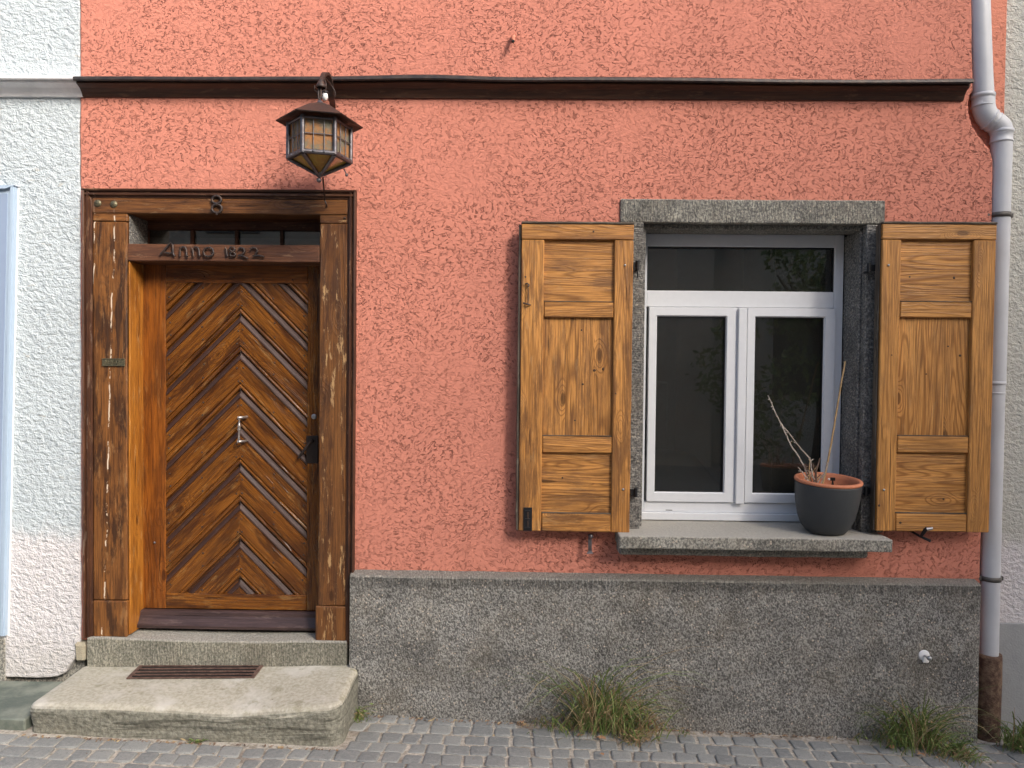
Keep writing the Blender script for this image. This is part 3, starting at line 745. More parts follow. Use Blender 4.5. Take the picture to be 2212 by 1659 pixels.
jb = MB(); jb.box(wx(1867, 800, ys), wx(1912), ys+.001, .215, sz1, lz0-.003, .003, 'z', 24, .0015)
jb.box(wx(1853, 800, .03), wx(1867, 800, ys)-.0005, ys+.045, .215, sz1, lz0-.026, .003, 'z', 24, .001)
jb.build('jamb', 'jamb', surround)
sl = MB(); sy = -.165
sztop = Z(1600, 1147, ys)
sx0, sx1 = X(1338, 1170, sy), X(1929, 1170, sy)
def sxf(c): return Vector((c.x, c.y, c.z+.05*(c.y-.0)*(c.y > -.3)*.25+mnoise.noise(c*8)*.0025))
sl.box(sx0, sx1, sy, .215, Z(1600, 1188, sy), sztop+.003, .006, 'x', 50, .002, seg=2, xf=sxf)
sl.box(sx0+.005, sx1-.09, sy+.06, .0, Z(1600, 1203, sy+.06), Z(1600, 1188, sy)-.002, .01, 'x', 30, .003)
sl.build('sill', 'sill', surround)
# window frame at y=.20
yw = .205
def WX(u, v=850): return X(u, v, yw)
def WZ(v, u=1600): return Z(u, v, yw)
wf = MB()
ox0, ox1, oz0, oz1 = WX(1378), WX(1817), WZ(1108), WZ(506)
gx0, gx1 = WX(1398, 580), WX(1803, 580)
wf.box(ox0, gx0, yw, yw+.06, oz0, oz1, .002, 'z'); wf.box(gx1, ox1, yw, yw+.06, oz0, oz1, .002, 'z')
wf.box(gx0+.0002, gx1-.0002, yw+.0005, yw+.06, WZ(533), oz1-.0005, .002, 'x')
wf.box(gx0+.0002, gx1-.0002, yw+.0005, yw+.06, WZ(664), WZ(629), .003, 'x')
wf.box(gx0+.0002, gx1-.0002, yw+.0005, yw+.06, oz0, WZ(1086), .003, 'x')
wf.box(ox0, ox1, yw-.02, yw+.06, WZ(1124), oz0-.0005, .003, 'x')
q = P(1445, 1104, yw); wf.box(q.x-.018, q.x+.018, yw-.0012, yw+.001, q.z+.004, q.z+.007, 0, mi=1)
window = wf.build('window', ['pvc', 'black'], house)
def sash(u0, u1, gu0, gu1, nm):
    b = MB(); z1_, z0_ = WZ(665), WZ(1085); gz1, gz0 = WZ(685), WZ(1064); x0, x1, g0, g1 = WX(u0), WX(u1), WX(gu0), WX(gu1); y = yw-.012
    # mitred frame with a sloped glazing bead
    L_ = [(x0, z0_), (x1, z0_), (x1, z1_), (x0, z1_)]; Gm = [(g0-.006, gz0-.006), (g1+.006, gz0-.006), (g1+.006, gz1+.006), (g0-.006, gz1+.006)]; G_ = [(g0, gz0), (g1, gz0), (g1, gz1), (g0, gz1)]
    vs = [(x, y+.05, z) for x, z in L_]+[(x, y+.002, z) for x, z in L_]+[(x+(.002 if i in (0, 3) else -.002), y, z+(.002 if i < 2 else -.002)) for i, (x, z) in enumerate(L_)]+[(x, y, z) for x, z in Gm]+[(x, y+.012, z) for x, z in G_]+[(x, y+.03, z) for x, z in G_]
    fs = []
    for r in range(5):
        for k in range(4): q = (k+1) % 4; fs.append([r*4+k, r*4+q, (r+1)*4+q, (r+1)*4+k])
    b.raw(vs, fs)
    for (a, c, e, f_) in ((g0, g0+.004, gz0, gz1), (g1-.004, g1, gz0, gz1)): b.box(a, c, y+.0125, y+.024, e, f_, 0, mi=1)
    b.box(g0, g1, y+.0125, y+.0235, gz1-.004, gz1, 0, mi=1); b.box(g0, g1, y+.0125, y+.0235, gz0, gz0+.004, 0, mi=1)
    s_ = b.build('sash', ['pvc', 'black'], window); s_['label'] = nm+' window sash'
    b = MB(); b.box(g0-.004, g1+.004, y+.026, y+.029, gz0-.004, gz1+.004, 0); b.build('pane', 'glass', window)
sash(1399, 1586, 1417, 1565, 'left'); sash(1611, 1800, 1629, 1776, 'right')
b = MB(); b.box(WX(1586), WX(1611), yw-.004, yw+.05, WZ(1085), WZ(665), .001, 'z'); b.box(WX(1590), WX(1608), yw-.028, yw-.0042, WZ(1087), WZ(666), .003, 'z'); b.build('mullion', 'pvc', window)
b = MB(); tz0_, tz1_ = WZ(629), WZ(533)
b.box(gx0, gx1, yw+.03, yw+.034, tz0_, tz1_, 0); b.build('pane', 'glass', window)
b = MB(); b.box(gx0, gx0+.005, yw+.012, yw+.029, tz0_, tz1_, 0); b.box(gx1-.005, gx1, yw+.012, yw+.029, tz0_, tz1_, 0); b.box(gx0+.005, gx1-.005, yw+.012, yw+.029, tz1_-.006, tz1_, 0); b.build('gasket', 'black', window)

# --- shutters
ysh = -.095; TH = .042
def shutter(u, fm, pm, lab, lipside):
    """u = list of photo columns of the stile edges"""
    vz_ = dict(t=479, tr=517, a=652, b2=686, c=942.5, d=978.5, e=1110, bt=1149)
    um = (u[0]+u[3])/2
    x0, x1, x2, x3 = [X(q, 815, ysh) for q in u]
    z = {k: Z(um, v, ysh) for k, v in vz_.items()}
    f = MB()
    f.box(x0, x1, ysh, ysh+TH, z['bt'], z['tr']-.0025, .004, 'z', 20, .0015)
    f.box(x2, x3, ysh, ysh+TH, z['bt'], z['tr']-.0025, .004, 'z', 20, .0015)
    sh = f.build('shutter', fm, house); sh['label'] = lab
    r = MB(); r.box(x0-.0005, x3+.0005, ysh-.0015, ysh+TH, z['tr'], z['t']-.012, .003, 'x', 16, .0015); r.build('rail', fm, sh)
    r = MB(); r.box(x0-.004, x3+.004, ysh-.007, ysh+TH+.01, z['t']-.0118, z['t'], .004, 'x', 16, .0025); r.build('top_cap', 'shutedge', sh)
    for a, c in (('b2', 'a'), ('d', 'c'), ('bt', 'e')):
        r = MB(); r.box(x1+.0022, x2-.0022, ysh+.0015, ysh+TH-.002, z[a], z[c], .005, 'x', 12, .0015)
        if c != 'x': r.box(x1+.001, x2-.001, ysh+.0015, ysh+.018, z[c]+.0002, z[c]+.004, .001, 'x', mi=1)
        r.build('rail', [fm, 'shutedge'], sh)
    for a, c, g in (('a', 'tr', 'x'), ('c', 'b2', 'z'), ('e', 'd', 'x')):
        r = MB(); n = 2 if g == 'x' else 3
        lo, hi = (z[a]-.004, z[c]+.004) if g == 'x' else (x1-.006, x2+.006)
        for k in range(n):
            p0_, p1_ = lo+(hi-lo)*k/n, lo+(hi-lo)*(k+1)/n-.0008
            off = .0004*k
            if g == 'x': r.box(x1-.006, x2+.006, ysh+.020+off, ysh+.034, p0_, p1_, .0006, 'x')
            else: r.box(p0_, p1_, ysh+.020+off, ysh+.034, z[a]-.004, z[c]+.004, .0006, 'z')
        r.build('panel', pm, sh)
    r = MB(); xa, xb = (x0-.016, x0-.0008) if lipside < 0 else (x0-.008, x0-.0008)
    r.box(xa, xb, ysh+.012, ysh+TH+.012, z['bt'], z['t']-.013, .003, 'z', 16, .003)
    r.build('edge_lip', 'shutedge', sh)
    r = MB(); r.box(x0+.01, x3-.01, ysh+TH+.0005, ysh+TH+.010, z['bt']+.02, z['t']-.03, .002, 'z'); r.build('back_board', 'shutedge', sh)
    return sh
shl = shutter([1124, 1172.5, 1324.5, 1364.5], 'shut', 'shutp', 'left shutter with a latch hook and black slide bolt', -1)
shr = shutter([1900, 1941, 2097.5, 2145], 'shutr', 'shutrp', 'right shutter overlapping the downpipe', 1)
def stud(sh, pts, r=.006):
    for u, v in pts: b = MB(); q = P(u, v, ysh); b.ball((q.x, ysh-.002, q.z), r, sq=(1, .8, 1)); b.build('screw_head', 'steel', sh)
stud(shl, [(1350, 573), (1346, 1057)]); stud(shr, [(1919, 573), (1909, 1058)])
# dark knots and nail stains as real little plugs
for u, v in ((1128, 655), (1131, 598)): b = MB(); q = P(u+4, v, ysh); b.ball((q.x, ysh+.001, q.z), .006, sq=(1, .4, 1)); b.build('nail_head', 'iron', shl)
def knots(sh, pts, y, pm):
    for u, v, rk in pts:
        q = P(u, v, y); b = MB(); b.ball((q.x, y, q.z), rk, sq=(1, .25, random.uniform(.7, 1.5))); b.build('knot', pm, sh)
knots(shl, [(1284, 800, .008), (1303, 797, .006), (1256, 713, .005), (1259, 830, .006), (1242, 908, .006), (1215, 1032, .005)], ysh+.0205, 'knotm')
knots(shl, [(1282, 500, .006), (1330, 850, .004)], ysh-.0008, 'knotm')
knots(shr, [(1965, 598, .006), (2061, 600, .007), (2001, 808, .005), (2074, 768, .007), (2048, 748, .005), (2038, 1078, .006)], ysh+.0205, 'knotm')
knots(shr, [(1926, 767, .005), (1946, 505, .004), (2120, 500, .005), (1945, 1129, .007), (1899, 1092, .006)], ysh+.0005, 'knotm')
# latch hook
b = MB(); q = P(1139.5, 614, ysh-.01); q2 = P(1140.5, 656, ysh-.01)
b.tube([(q.x-.010, ysh-.006, q.z+.002), (q.x, ysh-.012, q.z+.004), (q.x+.008, ysh-.010, q.z-.004), (q.x+.003, ysh-.016, q.z-.012)], .0045, 8)
b.tube([(q.x+.002, ysh-.016, q.z), (q.x+.004, ysh-.017, (q.z+q2.z)/2), (q2.x, ysh-.016, q2.z)], .0028, 6)
b.tube([(q2.x-.012, ysh-.012, q2.z), (q2.x, ysh-.018, q2.z-.003), (q2.x+.012, ysh-.006, q2.z-.006)], .0045, 8)
b.build('latch_hook', 'iron', shl)
b = MB(); q = P(1131, 1096, ysh-.005); q2 = P(1149, 1147, ysh-.005)
b.box(q.x, q2.x, ysh-.006, ysh-.002, q2.z, q.z, .001)
zc = (q.z+q2.z)/2; xc = (q.x+q2.x)/2
for zz_ in (q.z-.018, zc, q2.z+.016): b.box(xc-.013, xc+.013, ysh-.013, ysh-.0061, zz_-.004, zz_+.004, .001)
b.box(xc-.004, xc+.006, ysh-.011, ysh-.0062, q2.z+.02, q.z-.022, .001, mi=1)
b.build('slide_bolt', ['blackiron', 'iron'], shl)
def hinge(sh, u0, u1, v, dr, pin=True):
    b = MB(); y = ys-.022; q0 = P(u0, v, y); q1 = P(u1, v, y)
    b.box(min(q0.x, q1.x), max(q0.x, q1.x), y-.003, y+.003, q0.z-.018, q0.z+.016, .002)
    b.tube([(q0.x, y-.004, q0.z+.022), (q0.x, y-.004, q0.z-.024)], .010, 10)
    b.tube([(q0.x, y, q0.z-.02), (q0.x, ys+.02, q0.z-.02)], .007, 8)
    if pin: b.tube([(q0.x, y-.004, q0.z-.024), (q0.x+.001, y-.004, q0.z-.065)], .004, 8)
    b.build('hinge', 'blackiron', sh)
hinge(shl, 1377, 1364, 573, 1); hinge(shl, 1373, 1360, 1063, 1, False)
hinge(shr, 1876, 1902, 578, -1); hinge(shr, 1870, 1896, 1060, -1, False)
# shutter holders on the wall
b = MB(); q = P(1274.5, 1158, -.06); q2 = P(1274.5, 1196, -.06)
b.prism([(-.009, 0), (.009, 0), (.009, .006), (-.009, .006)], (q.x, -.055, q.z), (q2.x, -.055, q2.z+.012), vx, OUT)
b.raw([(q2.x-.010, -.061, q2.z+.012), (q2.x+.010, -.061, q2.z+.012), (q2.x+.018, -.064, q2.z), (q2.x-.018, -.064, q2.z), (q2.x-.010, -.055, q2.z+.012), (q2.x+.010, -.055, q2.z+.012), (q2.x+.018, -.055, q2.z), (q2.x-.018, -.055, q2.z)], [[0, 1, 2, 3], [4, 5, 6, 7], [0, 4, 7, 3], [1, 5, 6, 2], [3, 2, 6, 7], [0, 1, 5, 4]])
b.ball((q.x+.004, -.064, q.z), .013); b.tube([(q.x, -.055, q.z-.01), (q.x, .02, q.z-.01)], .006, 8)
b.build('shutter_holder', 'ironlt', house)['label'] = 'upright shutter holder hanging below the left shutter'
b = MB(); A = P(2000, 1143, -.15); B_ = P(1991, 1160, -.12); C_ = P(1971, 1148, -.02); D_ = P(2013, 1170, -.15); E_ = P(2013, 1141, -.15)
b.tube([(C_.x, .02, C_.z), (B_.x, -.11, B_.z), (D_.x, -.14, D_.z)], [.006, .006, .0075], 8)
b.tube([(B_.x, -.112, B_.z), (A.x, -.15, A.z), (A.x+.004, -.153, A.z+.002)], [.007, .010, .012], 8)
b.build('shutter_holder', 'blackiron', house)['label'] = 'tilted shutter holder with a shiny tip below the right shutter'
b = MB(); b.tube([(A.x, -.152, A.z), (E_.x, -.155, E_.z)], .008, 10); b.build('holder_tip', 'steel', house)
# wall stub pipe and plinth bolt
b = MB(); q = P(1109, 90, -.005); b.tube([(q.x, .01, q.z+.03), (q.x, -.03, q.z+.015), (q.x-.001, -.055, q.z-.02)], [.010, .0105, .010], 12); b.ball((q.x-.001, -.0555, q.z-.021), .0085, mi=1)
b.build('wall_stub', ['pinkedge', 'roomd'], house)
b = MB(); q = P(1998, 1417, -.07); b.lathe([(0, .003), (.024, .003), (.028, 0), (.028, -.01)], (q.x, -.064, q.z), 'y', 20)
b.tube([(q.x, -.064, q.z), (q.x+.003, -.10, q.z+.002)], .006, 10, mi=1); b.ball((q.x+.003, -.103, q.z+.002), .0125, mi=1)
b.box(q.x-.010, q.x+.022, -.068, -.062, q.z-.036, q.z-.006, .004, rough=.004)
b.build('plinth_bolt', ['whitetrim', 'steel'], house)

# ------------------------------------------------------------------ neighbours
nl = thing('neighbour_house', 'white roughcast house left of the pink one, with a pale blue window frame', 'house')
b = MB(); xr = xL-.002
bl = [P(12, 1466), P(60, 1466), P(120, 1464), P(140, 1455), P(160, 1425), P(168, 1405)]
pts = [(-9, .2), (P(12, 1466).x, .22)]
outer = [(-9, .28), (P(10, 1464).x, P(10, 1464).z)]+[(p.x, p.z) for p in bl]+[(xr, P(176, 1390).z), (xr, 7.9), (-9, 7.9)]
def dens2(lp): 
    return dense(lp, .03, .006)
outline_mesh('roughcast_wall', [dens2(outer)], .006, .25, .010, 'white', nl)
b = MB(); b.box(-9, xr-.01, .05, .24, -.4, .5, .004); b.box(-9, P(10, 1400).x, -.0, .2, -.4, Z(5, 1378), .006, 'x', 10, .01); b.build('base_course', 'sill', nl)
b = MB(); b.box(-9, xr, .26, 6, -.4, 7.9, 0); b.build('house_mass', 'roomd', nl)
cornice('cornice', -9, X(176, 190, -.02), ['whitetrim', 'whitetrim'], False, nl, -.0, .0)
# leaning pale blue frame
b = MB()
def tl(u0, v0, u1, v1, y0, y1, mi):
    a = P(u0, v0, y0); c = P(u1, v0, y0); d = P(u0-22, v1, y0); e = P(u1-22, v1, y0)
    vs = [(a.x, y0, a.z), (c.x, y0, c.z), (e.x, y0, e.z), (d.x, y0, d.z)]; vs += [(x, y1, z) for x, _, z in vs]
    b.raw(vs, [[0, 1, 2, 3], [4, 5, 6, 7], [0, 1, 5, 4], [1, 2, 6, 5], [2, 3, 7, 6], [3, 0, 4, 7]], None, mi)
tl(-220, 405, 22, 1374, -.012, .03, 0); tl(22.2, 402, 28, 1374, -.030, .03, 0); tl(28.2, 404, 32, 1374, -.022, .03, 0)
tl(-220, 418, 16, 1374, -.014, .02, 1)
tl(-220, 400, 32, 407, -.032, .02, 0)
b.build('window_frame', ['bluef', 'bluep'], nl)
b = MB(); tl(32.5, 400, 40, 1374, .0, .03, 0); b.build('plaster_edge', 'whitetrim', nl)

nr = thing('neighbour_house', 'cream rendered house right of the downpipe, with a smooth grey base', 'house')
b = MB(); xn = X(2160, 150, .1)+.001
b.box(xn, 9, .095, 6, Z(2180, 1346, .095), 7.8, .003); b.build('cream_wall', 'cream', nr)
b = MB(); b.box(xn, 9, .088, 5.9, -.5, Z(2180, 1346, .088)-.001, .003); b.build('grey_base', 'greybase', nr)

# ------------------------------------------------------------------ downpipe
dp = thing('downpipe', 'pale grey plastic downpipe with an offset bend at the right corner', 'downpipe')
yc = .022; ctr = [(2112, -70), (2114.7, 0), (2118, 95), (2121.5, 180), (2123.5, 212)]
def pc(u, v): q = P(u, v, yc); return Vector((q.x, yc, q.z))
b = MB(); b.tube([pc(*c) for c in ctr], .0500, 28); b.build('pipe_section', 'pipe', dp)
def collar(u, v, r=.0545, nm='collar'):
    a = pc(u, v); b = MB(); b.lathe([(r-.006, .012), (r, .010), (r+.001, 0), (r, -.006), (r-.004, -.009), (r-.004, -.045), (r-.001, -.048), (r-.001, -.054), (r-.006, -.056)], a, 'z', 32); b.build(nm, 'pipe', dp)
collar(2123.5, 209); collar(2163.5, 286)
pts = [pc(2124, 215), pc(2125, 233), pc(2130, 248), pc(2140, 260), pc(2151, 267), pc(2160, 276), pc(2164, 290)]
def spl(pts, n=6):
    o = []
    for i in range(len(pts)-1):
        p0 = pts[max(i-1, 0)]; p1 = pts[i]; p2 = pts[i+1]; p3 = pts[min(i+2, len(pts)-1)]
        for k in range(n):
            t = k/n; o.append(.5*((2*p1)+(p2-p0)*t+(2*p0-5*p1+4*p2-p3)*t*t+(-p0+3*p1-3*p2+p3)*t**3))
    return o+[pts[-1]]
b = MB(); b.tube(spl(pts), .0520, 28, cap=False)
pa, pb_ = pc(2136, 257), pc(2145.5, 263.5); dd = (pb_-pa).normalized(); mid = (pa+pb_)/2
b.tube([mid-dd*.016, mid-dd*.015, mid-dd*.004, mid-dd*.003], [.050, .0565, .0565, .050], 28, cap=False)
b.tube([mid+dd*.014, mid+dd*.0145, mid+dd*.019, mid+dd*.0195], [.050, .0545, .0545, .050], 28, cap=False)
b.build('pipe_bend', 'pipe', dp)
b = MB(); b.tube([pc(2164, 288), pc(2159, 461), pc(2149, 829)], .0490, 28); b.build('pipe_section', 'pipe', dp)
collar(2149, 828, .050)
b = MB(); b.tube([pc(2149, 829), pc(2138, 1250), pc(2134.5, 1420)], .0465, 28); b.build('pipe_section', 'pipe', dp)
def bracket(u, v, r=.052):
    a = pc(u, v); b = MB(); b.lathe([(r-.003, .012), (r+.001, .012), (r+.001, -.012), (r-.003, -.012)], a, 'z', 32)
    b.box(a.x-r-.028, a.x-r+.002, yc-.012, yc+.010, a.z-.011, a.z+.011, .002); b.box(a.x+r-.002, a.x+r+.014, yc-.012, yc+.010, a.z-.011, a.z+.011, .002)
    b.tube([(a.x-r-.016, yc-.022, a.z), (a.x-r-.016, yc+.06, a.z)], .007, 8); b.build('pipe_bracket', 'bracketm', dp)
bracket(2158.5, 466); bracket(2138.5, 1248, .0495)
b = MB(); b0 = pc(2134.5, 1411); b1 = pc(2131, 1611)
def rz(t): return b0+(b1-b0)*t
b.tube([rz(-.002), rz(0), rz(.03), rz(.3), rz(.6), rz(.9), rz(1.03)], [.054, .062, .063, .0635, .061, .060, .059], 28)
for v in b.V: 
    n = mnoise.noise(v*18)*.004; v.x += n; v.z += (mnoise.noise(Vector((v.x*30, v.y*30, 0)))*.008 if v.z > b0.z-.03 else 0)
b.build('cast_iron_standpipe', 'rust', dp)
recenter(dp, (b1.x, yc, b1.z))

# ------------------------------------------------------------------ lantern
ln = thing('lantern', 'hexagonal wrought iron wall lantern with amber leaded glass hanging over the door', 'lantern')
LC = Vector((P(691, 300, -.35).x, -.35, 0)); la = math.radians(14)
hb_, ht_ = Z(693, 346, -.35), Z(693, 279, -.35); zr = Z(693, 265, -.35)-.006; za = Z(694, 222, -.35); ztip = Z(695, 381, -.35)
RB, RR = .142, .2
def hv(r, k, z): t = la+k*PI/3; return Vector((LC.x+r*math.cos(t), LC.y+r*math.sin(t), z))
b = MB()
for k in range(6):  # corner posts, rings
    b.tube([hv(RB, k, hb_-.004), hv(RB, k, ht_+.02)], .0115, 4)
    for z, r in ((hb_+.002, .0125), (ht_+.012, .007)): b.tube([hv(RB, k, z), hv(RB, k+1, z)], r, 4)
    b.tube([hv(RB*.97, k, hb_-.006), Vector((LC.x, LC.y, ztip))], [.0115, .008], 4)
b.build('lantern_frame', 'ironlt', ln)
b = MB(); b2 = MB()
for k in range(6):
    A_, B2 = hv(RB, k, 0), hv(RB, k+1, 0); inn = (LC-(A_+B2)/2); inn.z = 0; inn.normalize()
    for q in (1/3, 2/3):
        p = A_.lerp(B2, q); b.tube([Vector((p.x, p.y, hb_)), Vector((p.x, p.y, ht_+.012))], .0026, 5)
        b.ball((p.x, p.y, hb_+.002)-inn*.008 if 0 else (p.x-inn.x*.008, p.y-inn.y*.008, hb_+.003), .0055)
    zm = (hb_+ht_)/2+.012; b.tube([Vector((A_.x, A_.y, zm)), Vector((B2.x, B2.y, zm))], .0026, 5)
    a = A_+inn*.006; c = B2+inn*.006
    pn = MB(); pn.raw([(a.x, a.y, hb_), (c.x, c.y, hb_), (c.x, c.y, ht_+.012), (a.x, a.y, ht_+.012)], [[0, 1, 2, 3]]); pn.build('lamp_glass', 'lglass', ln)
    a = hv(RB*.93, k, hb_-.001); c = hv(RB*.93, k+1, hb_-.001)
    pn = MB(); pn.raw([a, c, Vector((LC.x, LC.y, ztip+.008))], [[0, 1, 2]]); pn.build('lamp_glass', 'amber', ln)
b.build('glazing_bars', 'ironlt', ln)
b = MB()
vs = [hv(RR, k, zr) for k in range(6)]+[hv(RR*.98, k, zr-.004) for k in range(6)]+[hv(RR*.45, k, zr+(za-zr)*.66) for k in range(6)]+[hv(.012, k, za) for k in range(6)]
fs = [[0+k, (k+1) % 6, 12+(k+1) % 6, 12+k] for k in range(6)]+[[12+k, 12+(k+1) % 6, 18+(k+1) % 6, 18+k] for k in range(6)]+[[k, (k+1) % 6, 6+(k+1) % 6, 6+k] for k in range(6)]+[[6+k, 6+(k+1) % 6, 24+(k+1) % 6, 24+k] for k in range(6)]+[[18+k for k in range(6)]]
vs += [hv(RB*.98, k, zr+.012) for k in range(6)]
fs += [[24+k for k in range(6)]]
b.raw(vs, fs); b.build('lantern_roof', 'iron', ln)
b = MB(); b.lathe([(.004, za+.012), (.013, za+.006), (.017, za-.006), (.02, za-.012)], (LC.x, LC.y, 0), 'z', 16); b.build('roof_cap', 'ironlt', ln); b = MB()
b.lathe([(.018, ztip+.016), (.019, ztip+.006), (.012, ztip-.002), (.005, ztip-.006)], (LC.x, LC.y, 0), 'z', 16)
b.build('lower_cap', 'ironlt', ln); b = MB(); b.ball((LC.x-.003, LC.y, ztip-.018), .0125); b.build('finial_ball', 'ironlt', ln); b = MB()
q = P(701, 0, -.28)
b.ball((LC.x+.115, LC.y+.05, hb_-.055), .008); b.tube([(LC.x+.105, LC.y+.04, hb_-.03), (LC.x+.115, LC.y+.05, hb_-.055)], .003, 6)
b.build('door_catch', 'ironlt', ln)
# bulb inside
b = MB(); b.lathe([(0, hb_+.02), (.02, hb_+.03), (.03, hb_+.055), (.025, hb_+.08), (.014, hb_+.10), (.014, ht_)], (LC.x, LC.y, 0), 'z', 16); b.build('bulb', 'porc', ln)
# hanging ring and hook
b = MB()
rc = Vector((LC.x-.002, LC.y, za+.045))
b.tube([rc+Vector((.010*math.sin(t*2*PI/14)*(.6), 0, .036*math.cos(t*2*PI/14))) for t in range(15)], .0042, 6)
b.build('hanging_ring', 'iron', ln)
# bracket: strap from the wall, over in a crook
def BP(px_, py_, y): u = (1050+px_/2.764)/1.8228; v = (250+py_/2.764)/1.8228; q = P(u, v, y); return Vector((q.x, y, q.z))
br = thing('lamp_bracket', 'curved wrought iron hook arm rising over the dark cornice and holding the lantern', 'bracket')
path = spl([BP(722, 500, .0), BP(716, 440, -.05), BP(708, 380, -.11), BP(700, 300, -.14), BP(690, 210, -.17), BP(668, 135, -.20), BP(640, 108, -.24), BP(612, 140, -.28), BP(598, 205, -.32), BP(592, 262, -.345)], 5)
b = MB(); n = len(path); vs = []; fs = []
for i, p in enumerate(path):
    d = (path[min(i+1, n-1)]-path[max(i-1, 0)]).normalized(); a = vx if abs(d.dot(vx)) < .9 else vz
    a = (a-d*a.dot(d)).normalized(); c = d.cross(a); w = .014 if i < n*.55 else .014*(1-.45*(i/n-.55)/.45)
    for sx, sy_ in ((-1, -1), (1, -1), (1, 1), (-1, 1)): vs.append(p+a*sx*w+c*sy_*.006)
for i in range(n-1):
    for k in range(4): q = (k+1) % 4; fs.append([i*4+k, i*4+q, i*4+4+q, i*4+4+k])
fs += [[0, 1, 2, 3], [n*4-4, n*4-3, n*4-2, n*4-1]]
b.raw(vs, fs); b.build('hook_arm', 'iron', br)
b = MB(); e = BP(592, 240, -.345)
b.lathe([(.006, .03), (.014, .018), (.022, .0), (.026, -.012), (.020, -.012)], e, 'z', 16)
b.tube([e+Vector((0, 0, -.005)), e+Vector((-.006, 0, -.03)), e+Vector((.0, 0, -.052)), e+Vector((.008, 0, -.045))], .0048, 6)
b.tube(spl([e+Vector((-.03, 0, -.0)), e+Vector((-.028, 0, -.022)), e+Vector((-.012, 0, -.034)), e+Vector((.012, 0, -.03)), e+Vector((.028, 0, -.01))], 4), .0025, 6)
b.build('hook_tip', 'iron', br)
b = MB(); b.tube(spl([BP(640, 160, -.27), BP(690, 220, -.2), BP(740, 300, -.18), BP(745, 360, -.17), BP(720, 400, -.14)], 5), .0035, 6)
b.tube(spl([BP(628, 170, -.27), BP(645, 220, -.28), BP(645, 290, -.28)], 5), .003, 6); b.build('lamp_wire', 'iron', br)
b = MB(); e = BP(636, 300, -.28); b.lathe([(0, .0), (.014, .0), (.018, -.010), (.014, -.012)], e, 'z', 14, mi=1); b.lathe([(.012, -.0125), (.015, -.03), (.008, -.044), (0, -.046)], e, 'z', 14)
b.build('insulator', ['porc', 'blackiron'], br)
recenter(br, BP(722, 500, .0))
b = MB(); b.tube(spl([BP(612, 1245, -.30), BP(618, 1330, -.22), BP(628, 1420, -.12), BP(632, 1480, -.05), BP(648, 1530, -.045), BP(658, 1556, -.02)], 5), .0042, 6)
b.build('guy_wire', 'iron', ln)
recenter(ln, (LC.x, LC.y, ztip))

# ------------------------------------------------------------------ doorstep, grate, slab
def ztop(x, y):
    t = (x+2.29)/1.44; back = .260+.035*t; front = .247+.020*t
    f = max(0, min(1, -y/.44)); z = back+(front-back)*f
    return z-.036*math.exp(-((x+1.36)/.32)**2)*f**1.5-.004*math.exp(-((x+1.5)/.5)**2)
sx0_, sx1_ = X(60, 1545, -.42), X(735, 1545, -.42)
def rrect(inset, n=10):
    x0, x1, y0, y1 = sx0_+inset, sx1_-inset, -.43+inset, -.018; r0 = max(.004, .055-inset); o = []
    for cx, cy_, a0_, rr_ in ((x0, y0, 180, r0*.8), (x1, y0, 270, r0*1.3), (x1, y1, 0, .008), (x0, y1, 90, .008)):
        sx_ = 1 if cx == x0 else -1; sy2 = 1 if cy_ == y0 else -1
        for k in range(n+1):
            a = math.radians(a0_+90*k/n); o.append((cx+sx_*rr_+rr_*math.cos(a), cy_+sy2*rr_+rr_*math.sin(a)))
    # densify
    p = []
    for k in range(len(o)):
        a = Vector(o[k]); c = Vector(o[(k+1) % len(o)]); m_ = 46 if k == n else (46 if k == 3*n+2 else (14 if k in (2*n+1, 4*n+3) else 1))
        for q in range(m_): p.append(a+(c-a)*q/m_)
    return p
b = MB(); vs = []; fs = []; RG = []
for h in (-.08, 0, .2, .4, .6, .8): RG.append((0., ('h', h)))
RG += [(0., ('t', -.030)), (.003, ('t', -.020)), (.009, ('t', -.010)), (.018, ('t', -.003)), (.030, ('t', 0.))]
base_p = None
for ins, (kd_, val) in RG:
    for p in rrect(ins):
        x, y = p; g = gz(x, y)-.05; t = ztop(x, y); 
        nn = mnoise.noise_vector(Vector((x*6, y*6, (val if kd_ == 'h' else 1+val*10)*2.2)))
        am = .013 if kd_ == 'h' else .005
        z = g+(t-.034-g)*val/.8*.97 if kd_ == 'h' else t+val
        dy = nn.y*am
        if y < -.35: dy += (.012*math.exp(-((val-.35)/.2)**2) if kd_ == 'h' else 0) + .006*math.sin(x*4)
        vs.append((x+nn.x*am, y+dy, z+nn.z*am*.5))
N = len(rrect(0)); last = rrect(.030); cx_, cy2 = (sx0_+sx1_)/2, -.22
inner = 9
for q in range(1, inner+1):
    f = 1-q/(inner+.0)
    for p in last:
        x, y = cx_+(p.x-cx_)*f, cy2+(p.y-cy2)*f; vs.append((x, y, ztop(x, y)+mnoise.noise(Vector((x*5, y*5, 4)))*.0035))
nr_ = len(RG)+inner
fs = [[a*N+k, a*N+(k+1) % N, (a+1)*N+(k+1) % N, (a+1)*N+k] for a in range(nr_-1) for k in range(N)]
b.raw(vs, fs, None, 0, True); step = b.build('doorstep', 'step', None)
tag(step, 'worn sandstone doorstep slab in front of the timber door', 'doorstep')
gr_ = MB()
ga, gb_, gc, gd = P(278, 1468, -.30), P(545, 1466, -.30), P(572, 1434, -.05), P(311, 1432, -.05)
def onstep(u, v):
    y = -.2
    for _ in range(12):
        # march the sight line to the step's top
        d = P(u, v, 0)-CAM; lo, hi = -.5, .0
        for __ in range(24):
            mid_ = (lo+hi)/2; q = P(u, v, mid_)
            if q.z > ztop(q.x, mid_): lo = mid_
            else: hi = mid_
        return P(u, v, lo)
